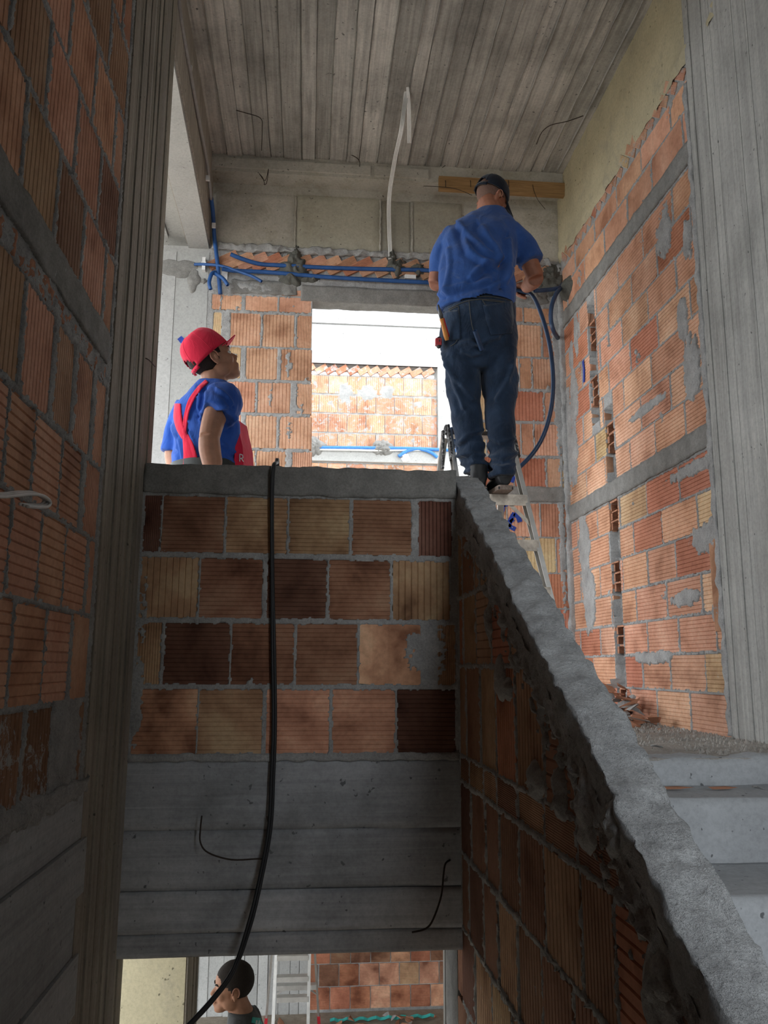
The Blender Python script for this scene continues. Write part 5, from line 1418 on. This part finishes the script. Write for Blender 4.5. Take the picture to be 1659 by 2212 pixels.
# ---- cables, wires, conduits
def thing_tube(name, pts, r, mat, label, cat, group=None, sm=6, n=10):
    b = MB(); b.tube(pts, r, n, True, sm); o = b.build(name, mat, None, True); tag(o, label, cat, group); return o
ck = empty('power_cable', PY(590, 1010, YF - .03)); tag(ck, 'black doubled power cable hanging over the parapet down past the beam', 'cable')
base_ = [(598, 1004, 3.44), (596, 1000, 3.35), (590, 1006, 3.265), (587, 1040, 3.262), (586, 1100, 3.275), (587, 1250, 3.28), (588, 1400, 3.28), (590, 1560, 3.28), (586, 1680, 3.275), (580, 1790, 3.265), (560, 1900, 3.24), (538, 1990, 3.2), (505, 2090, 3.16), (460, 2155, 3.12), (400, 2220, 3.08), (330, 2290, 3.04)]
for k, off in enumerate((0, 5)):
    pts = [PY(x + off * (.5 if y < 1300 else 1) * (1 if y < 2000 else .6), y + (off * .6 if y > 1950 else 0), Y_ + .004 * k) for x, y, Y_ in base_]
    b = MB(); b.tube([pts[0] + Vector((0, .10, -.25))] + pts, .0062, 10, True, 6); child(b.build('cable_strand', M['cable_black'], None, True), ck)
for x, y in ((599, 2), ): pass
def wire(pts, label, r=.0028, name='tie_wire', group=None, sm=5): return thing_tube(name, pts, r, M['wire'], label, 'wire', group, sm, 6)
wire([PY(568, 1858, YF), PY(560, 1855, 3.26), PY(500, 1857, 3.24), PY(450, 1842, 3.24), PY(433, 1820, 3.24), PY(433, 1790, 3.25), PY(436, 1762, 3.25)], 'long thin curved tie wire bent up from the beam beside the black cable', .003)
wire([PY(578, 1800, YF + .004), PY(580, 1786, 3.272), PY(577, 1763, 3.268)], 'short straight wire stub on the beam touching the black cable', .0026)
wire([PY(972, 1858, YF), PY(962, 1866, 3.26), PY(958, 1890, 3.25), PY(953, 1935, 3.24), PY(936, 1985, 3.23), PY(920, 2006, 3.23), PY(890, 2014, 3.22)], 'bent reinforcing wire hanging down at the right end of the beam', .0035)
def cz(x, y, dz=0): p = PZ(x, y, ZC - .012); return p + Vector((0, 0, -dz))
wire([cz(498, 238, -.01), cz(530, 241, .01), cz(563, 247, .03), cz(567, 262, .06), cz(566, 290, .13)], 'bent tie wire on the ceiling near the long left beam', .003)
wire([cz(1260, 253, -.01), cz(1225, 258, .015), cz(1190, 262, .03), cz(1170, 272, .05), cz(1158, 290, .08)], 'bent tie wire on the ceiling near the yellowish beam', .0032)
wire([cz(748, 332, -.01), cz(775, 340, .02), cz(776, 355, .05), cz(775, 374, .09)], 'short hooked tie wire on the ceiling beside the white flat cable', .003)
wire([cz(962, 360, -.01), cz(945, 366, .01), cz(926, 371, .02)], 'small straight tie wire on the ceiling above the timber plank', .0025)
wire([PY(572, 400, 5.725), PY(568, 385, 5.69), PY(560, 375, 5.68), PY(573, 390, 5.67), PY(580, 365, 5.66), PY(576, 395, 5.69), PY(570, 398, 5.725)], 'tangled tie wire knot on the edge of the back beam', .0025)
wire([PY(1150, 392, 5.72), PY(1153, 410, 5.69), PY(1162, 432, 5.69), PY(1178, 452, 5.70)], 'thin wire dangling from the timber plank near the corner', .0022)
wire([PY(915, 402, 5.722), PY(945, 403, 5.70), PY(985, 408, 5.69), PY(1020, 422, 5.70)], 'thin wire drooping below the timber plank behind the dark cap', .0022)
wire([PX(310, 772, XL), PX(322, 778, XL + .02), PX(335, 792, XL + .02)], 'thin wire sticking out of the brown-grey column', .002)
# flat white cables out of the ceiling, down over the back beam
wf = empty('flat_cable', cz(878, 190)); tag(wf, 'bundle of white flat cables dropping from the ceiling over the back beam', 'cable')
for k in range(3):
    o_ = (k - 1) * 3.0; pts = [cz(877 + o_ * .4, 188, -.01), cz(876 + o_, 205, .02)]
    pts += [PY(867 + o_, 280, 4.95), PY(855 + o_, 335, 5.35), PY(847 + o_, 380, 5.62), PY(842 + o_, 415, 5.74), PY(840 + o_, 450, 5.83), PY(841 + o_, 500, 5.86), PY(844 + o_, 560, 5.87)]
    b = MB(); b.tube(pts, .0058, 8, True, 6); child(b.build('cable_strand', M['cable_white'], None, True), wf)
for k in range(3):
    o_ = k * 3; pts = [cz(879 + o_ * .5, 188, -.01), cz(880 + o_, 215, .04), cz(881 + o_, 245, .09), cz(881 + o_, 270, .14)]; b = MB(); b.tube(pts, .0055, 8, True, 5); child(b.build('cable_strand', M['cable_white'], None, True), wf)
# white cable loop at the left
hk = empty('white_cable', PX(-30, 1066, -.60)); tag(hk, 'white cable bent into a hook sticking out from the left wall', 'cable')
for k in range(3):
    o_ = k * .0065; X_ = -.585
    pts = [PX(-140, 1065, XL - .005), PX(-110, 1065, XL + .02), PX(-60, 1066, X_), PX(0, 1067, X_), PX(40, 1063, X_), PX(75, 1065, X_), PX(94, 1078, X_), PX(90, 1089, X_), PX(70, 1091, X_), PX(43, 1089, X_)]
    pts = [p + Vector((o_ * 1.1, 0, -o_ * .35)) for p in pts]; b = MB(); b.tube(pts, .0036, 8, True, 6); child(b.build('cable_strand', M['cable_white'], None, True), hk)
# dark conduits by the left beam
thing_tube('conduit', [PX(372, -30, -.70), PX(371, 30, -.70), PX(371, 90, -.70)], .017, M['conduit_dark'], 'dark blue conduit end hanging beside the brown-grey column', 'conduit')
cb_ = empty('conduit_run', PY(470, 560, 5.86)); tag(cb_, 'grey and blue conduit fixed along the left beam and down to the block wall', 'conduit')
b = MB(); XBm = -.752; pts = [PX(384, -20, -.735), PX(392, 50, -.738), PX(410, 150, -.742), PX(430, 260, -.748), PX(447, 350, -.752), PX(456, 430, -.757)]; b.tube(pts, .0115, 10, True, 5); child(b.build('grey_tube', plain('grey_conduit', (.27, .26, .25), .5), None, True), cb_)
b = MB(); b.tube([PX(456, 428, -.757), PX(460, 460, -.757), PY(463, 510, 5.84), PY(470, 570, 5.84), PY(476, 635, 5.85)], .0155, 12, True, 5); child(b.build('blue_tube', M['conduit'], None, True), cb_)
for x, y in ((409, 148), (448, 385), (461, 487)):
    p = PX(x, y, XBm); b = MB(); b.box(p.x - .010, p.x + .016, p.y - .008, p.y + .008, p.z - .018, p.z + .018); child(b.build('clip', M['white_plastic'], None), cb_)
# conduits across the back wall
YC_ = YB - .035
def bk(L, Y_=YC_): return [PY(x, y, Y_ + (L_[0] if L_ else 0)) for (x, y, *L_) in L]
def cond(L, label, r=.0155, name='conduit', bore=True):
    pts = bk(L); o = empty(name, pts[0]); tag(o, label, 'conduit'); b = MB(); b.tube(pts, r, 12, not bore, 5); child(b.build('tube', M['conduit'], None, True), o)
    if bore: d = (pts[0] - pts[1]).normalized(); b = MB(); b.bore(pts[0], pts[0] - d * .05, r); child(b.build('bore', M['conduit'], None, False), o)
    return o
cond([(498, 549, -.05), (520, 558, -.03), (560, 570), (605, 573), (700, 578), (800, 581), (900, 583), (935, 585)], 'upper long blue conduit running along the slanted bricks of the back wall')
cond([(480, 581, -.05), (510, 585, -.02), (560, 587), (605, 590), (700, 598), (800, 604), (880, 608), (940, 611)], 'lower long blue conduit running along the cement lintel of the back wall')
cond([(420, 571, -.0), (445, 571, -.02), (480, 575, -.035), (520, 588, -.05), (545, 597, -.07), (565, 608, -.09)], 'thin blue conduit crossing from the pale column to the back wall', .011)
cond([(455, 625, -.08), (452, 610, -.08), (457, 592, -.06), (465, 588, -.03)], 'short bent blue conduit end pointing down by the pale column', .014)
cond([(492, 616, -.09), (482, 602, -.08), (470, 594, -.06), (462, 590, -.03)], 'short bent blue conduit end pointing right by the pale column', .014)
b = MB(); p = PY(441, 573, YB - .02); b.box(p.x - .012, p.x + .012, p.y - .03, p.y + .012, p.z - .05, p.z + .05); b.box(p.x - .017, p.x + .017, p.y - .034, p.y - .02, p.z - .012, p.z + .012); o = b.build('conduit_clip', M['white_plastic']); tag(o, 'white plastic conduit clip on the pale column', 'clip')
b = MB(); a = PY(488, 595, YB - .012); b.add([PY(480, 583, YB - .013), PY(492, 586, YB - .013), PY(491, 605, YB - .013), PY(478, 598, YB - .013)], [(0, 1, 2, 3)]); o = b.build('paper_scrap', M['white_plastic']); md = o.modifiers.new('t', 'SOLIDIFY'); md.thickness = .003; o.parent = wall_back.root
b = MB(); b.bar(PY(874, 598, YB - .03), PY(898, 599, YB - .03), .022, .03); o = b.build('conduit_coupling', M['white_plastic']); tag(o, 'white plastic coupling on the conduit between two cement dabs', 'coupling')
# dabs of fresh cement holding the conduits
for x, y, ru, rz, h, sd in ((635, 575, .115, .125, .055, 1.3), (628, 600, .10, .07, .05, 4.1), (668, 602, .09, .04, .04, 7.7), (640, 552, .05, .09, .04, 2.2), (857, 580, .085, .085, .055, 11.2), (845, 562, .04, .09, .045, 5.5), (905, 583, .07, .06, .05, 14.9)):
    p = PY(x, y, YB); dollop('cement_dab', wall_back, p.x, p.z, ru, rz, h, M['cement_wet'], wall_back.root, sd, 40, 10)
for x, y, ru, rz, h, sd in ((1192, 605, .13, .13, .05, 21.1), (1150, 640, .14, .08, .03, 23.1), (1170, 600, .1, .1, .04, 25.7)):
    p = PY(x, y, YB); dollop('cement_dab', wall_back, p.x, p.z, ru, rz, h, M['cement_wet'] if sd != 23.1 else M['cement'], wall_back.root, sd, 40, 10)
p = PX(1225, 622, XR); dollop('cement_dab', wall_right, 5.76, p.z, .12, .1, .04, M['cement_wet'], wall_right.root, 31.0, 30, 8)
for x, y, ru, rz, sd in ((540, 620, .13, .05, 41.), (575, 628, .08, .06, 43.), (492, 625, .06, .06, 44.)):
    p = PY(x, y, YB); dollop('mortar_smear', wall_back, p.x, p.z, ru, rz, .016, M['mortar_pale'], wall_back.root, sd)
# ragged underside of the back beam
rough_bar('grout_drip', [((-.76 + i * .0125, YB - .030, 3.075), (0, 1, 0), (0, 0, 1)) for i in range(208)], rectprof(.035, .05, 3, 5), .020, M['mortar_pale'], wall_back.root, 15, 5.5)
# timber left in the formwork
pl_ = MB(); a, b_ = PY(948, 386, 5.715), PY(1222, 392, 5.715); pl_.box(a.x, b_.x, 5.705, 5.745, PY(1080, 416, 5.71).z, PY(1080, 388, 5.71).z); pl = empty('plank', ((a.x + b_.x) / 2, 5.725, PY(1080, 416, 5.71).z)); tag(pl, 'raw brown timber plank left on the beam edge behind the dark cap', 'plank'); child(pl_.build('board', M['wood'], None), pl)
for x in (962, 1016, 1098):
    b = MB(); p = PY(x, 393, 5.705); b.tube([p + Vector((0, .01, .02)), p + Vector((0, -.012, 0)), p + Vector((0, -.012, -.05))], .003, 6); child(b.build('nail', M['wire'], None, True), pl)
# spray-painted marks
def spray(wallobj, strokes, par, wdt=.02):
    b = MB()
    for st_ in strokes:
        P_, _ = catmull([Vector((u, z, 0)) for u, z in st_], [0] * len(st_), 5); k0 = len(b.v)
        for i, p in enumerate(P_):
            t = (P_[min(i + 1, len(P_) - 1)] - P_[max(i - 1, 0)]).normalized(); n = Vector((-t.y, t.x, 0)) * wdt * (1 + .25 * N(p.x * 40, p.y * 40, 3))
            for sg in (-1, 1): qv = p + n * sg; b.v.append(wallobj.P(qv.x, qv.y, .0035))
        for i in range(len(P_) - 1): a = k0 + 2 * i; b.f.append((a, a + 1, a + 3, a + 2))
    o = b.build('paint_mark', M['paint'], par); md = o.modifiers.new('t', 'SOLIDIFY'); md.thickness = .002; return o
def U(x, y): p = PY(x, y, YB); return (p.x, p.z)
spray(wall_back, [[U(1083, 1112), U(1086, 1095), U(1090, 1082)], [U(1080, 1086), U(1090, 1090), U(1100, 1086)], [U(1098, 1138), U(1102, 1125), U(1110, 1108)], [U(1110, 1110), U(1118, 1116), U(1123, 1128)], [U(1103, 1122), U(1108, 1128)], [U(1097, 1136), U(1106, 1140), U(1113, 1144)], [U(1104, 1042), U(1108, 1030), U(1112, 1024)]], wall_back.root, .017)
Wc2 = Wall('-y', YB - .012); spray(Wc2, [[U(388, 731), U(398, 741), U(412, 752)]], fc, .02)
ul = PX(1268, 795, XR); spray(wall_right, [[(ul.y + .07, ul.z - .08), (ul.y + .06, ul.z), (ul.y + .07, ul.z + .08)]], wall_right.root, .016)
# conduits and cement on the wall across the yard
def oy(L): return [PY(x, y, YO - .09) for x, y in L]
thing_tube('conduit', oy([(690, 967), (760, 967), (830, 968), (900, 969), (985, 973), (1030, 975)]), .022, M['conduit_out'] if 'conduit_out' in M else plain('sunlit_conduit', (.05, .20, .55), .5), 'straight blue conduit along the ledge of the wing across the yard', 'conduit')  # lighter copy of the conduit blue, daylight put into the colour
thing_tube('conduit', oy([(861, 986), (880, 974), (905, 970), (930, 977), (945, 988)]), .022, plain('sunlit_conduit_b', (.05, .20, .55), .5), 'arched blue conduit on the ledge of the wing across the yard', 'conduit')  # same lightened blue, with the daylight in its colour
thing_tube('conduit', oy([(690, 971), (760, 972), (830, 973), (990, 970)]), .014, M['cable_white'], 'thin white conduit below the straight blue one across the yard', 'conduit')
for x, y, ru, rz, sd in ((825, 968, .14, .13, 51.), (680, 965, .14, .13, 53.), (876, 990, .07, .06, 54.)):
    p = PY(x, y, YO - .05); dollop('cement_dab', Wall('-y', YO - .05), p.x, p.z, ru, rz, .08, M['cement'] if sd != 54. else M['white_plastic'], wall_out.root, sd)
# ---- rubble at the foot of the chase
def shard(seed, size, flat):
    r = random.Random(seed); bm = bmesh.new()
    for _ in range(9): bm.verts.new((r.uniform(-1, 1) * size, r.uniform(-1, 1) * size * r.uniform(.4, 1), r.uniform(-1, 1) * size * flat))
    bmesh.ops.convex_hull(bm, input=list(bm.verts))
    for v in [v for v in bm.verts if not v.link_faces]: bm.verts.remove(v)
    me = bpy.data.meshes.new('shard'); bm.to_mesh(me); bm.free(); return me
SH = [shard(100 + i, 1.0, .35 + .1 * (i % 3)) for i in range(7)]; SHm = []
for i, me in enumerate(SH): me.materials.append(M['brick_raw'] if i % 7 not in (2, 5) else M['mortar'])
rr_ = random.Random(5)
def rubble(n, cx, cy, sx, sy, z0, h, smin, smax, label, group, name='brick_shard', only=None):
    for i in range(n):
        gx, gy = rr_.gauss(0, .45), rr_.gauss(0, .45); x, y = cx + gx * sx, cy + gy * sy
        e = math.exp(-(gx * gx + gy * gy) * 1.6); me = rr_.choice(SH); s_ = rr_.uniform(smin, smax); grey = me.materials[0] is M['mortar']
        o = link('mortar_lump' if grey else name, me); o.scale = (s_ * rr_.uniform(.8, 1.6), s_, s_ * rr_.uniform(.4, .8)); o.rotation_euler = (rr_.uniform(-.5, .5), rr_.uniform(-.5, .5), rr_.uniform(0, 6.28))
        o.location = (min(x, XR - .03) if cx > 1.2 and cy < 7 else x, y, z0 + s_ * .22 + h * e * rr_.random())
        tag(o, ('grey ' if grey else 'reddish ') + label.replace('SHARD', 'mortar lump' if grey else 'broken brick shard'), 'rubble', group)
rubble(75, 1.77, 4.78, .18, .42, ZFL, .22, .03, .075, 'SHARD heaped on the landing below the pipe chase', 'rubble below the chase')
rubble(30, 1.66, 4.45, .22, .7, ZFL, .0, .012, .03, 'small SHARD strewn along the foot of the right wall', 'small rubble on the landing')
dmp = MB(); n_ = 2600; vs = []
for i in range(n_):
    y = rr_.uniform(3.0, 5.6); x = XR - abs(rr_.gauss(0, .28)) - .01; s_ = rr_.uniform(.003, .010)
    if x < .8: continue
    c_ = Vector((x, y, ZFL + s_ * .7)); k0 = len(dmp.v)
    for dx, dy_, dz in ((1, 0, -.6), (-.5, .87, -.6), (-.5, -.87, -.6), (0, 0, 1)): dmp.v.append(c_ + Vector((dx * s_ * 1.3, dy_ * s_, dz * s_)))
    dmp.f += [(k0, k0 + 1, k0 + 3), (k0 + 1, k0 + 2, k0 + 3), (k0 + 2, k0, k0 + 3)]
o = dmp.build('grit', M['dirt']); tag(o, 'dusty grit and crumbs scattered over the upper landing', 'grit', None, 'stuff')
for x, y, l_, lab in ((1452, 1703, .085, 'long flat brick shard lying on the top stair tread'), (1560, 1703, .06, 'short flat brick shard lying on the top stair tread')):
    p = PZ(x, y, -.392); o = link('brick_shard', SH[0]); o.scale = (l_, .022, .018); o.location = p; tag(o, lab, 'rubble')
p = PZ(1642, 1702, -.385); o = link('mortar_lump', SH[2]); o.scale = (.03, .03, .03); o.location = p; tag(o, 'grey mortar crumb lying on the top stair tread', 'rubble')
p = PZ(1423, 1612, ZFL + .015); o = link('mortar_lump', SH[2]); o.scale = (.035, .03, .03); o.location = p; tag(o, 'lone grey mortar lump on the dusty landing edge', 'rubble')
# lower floor: rubble and teal strip
rubble(60, PY(800, 2195, 8.7).x, 8.75, 1.3, .45, ZLOW, .06, .03, .08, 'SHARD on the lower floor before the reddish block wall', 'rubble on the lower floor')
b = MB(); a, b_ = PY(713, 2187, YW - .25), PY(938, 2177, YW - .25)
for i in range(26):
    p = lerp(a, b_, i / 25); b.v += [p + Vector((0, dy_, .05 + .010 * math.sin(i * 1.9) + dz)) for dy_, dz in ((-.02, 0), (0, .02), (.02, 0), (0, -.012))]
for i in range(25):
    for j in range(4): q0 = i * 4; b.f.append((q0 + j, q0 + (j + 1) % 4, q0 + 4 + (j + 1) % 4, q0 + 4 + j))
b.f += [(3, 2, 1, 0), (100, 101, 102, 103)]
zmin = min(v.z for v in b.v)
for v in b.v: v.z += ZLOW - zmin
o = b.build('plastic_sheet', M['teal']); tag(o, 'long teal plastic strip lying along the foot of the lower block wall', 'plastic strip')

# ---------------------------------------------------------------- openings to the sky
portal('opening_side_offscreen', (-6.0, 4.6, 1.45), (0, -PI / 2, 0), 3.6, 5.5)
portal('window_stairwell_offscreen', ((WX0 + WX1) / 2, -1.5, (WZ0 + WZ1) / 2), (PI / 2, 0, 0), WX1 - WX0, WZ1 - WZ0)
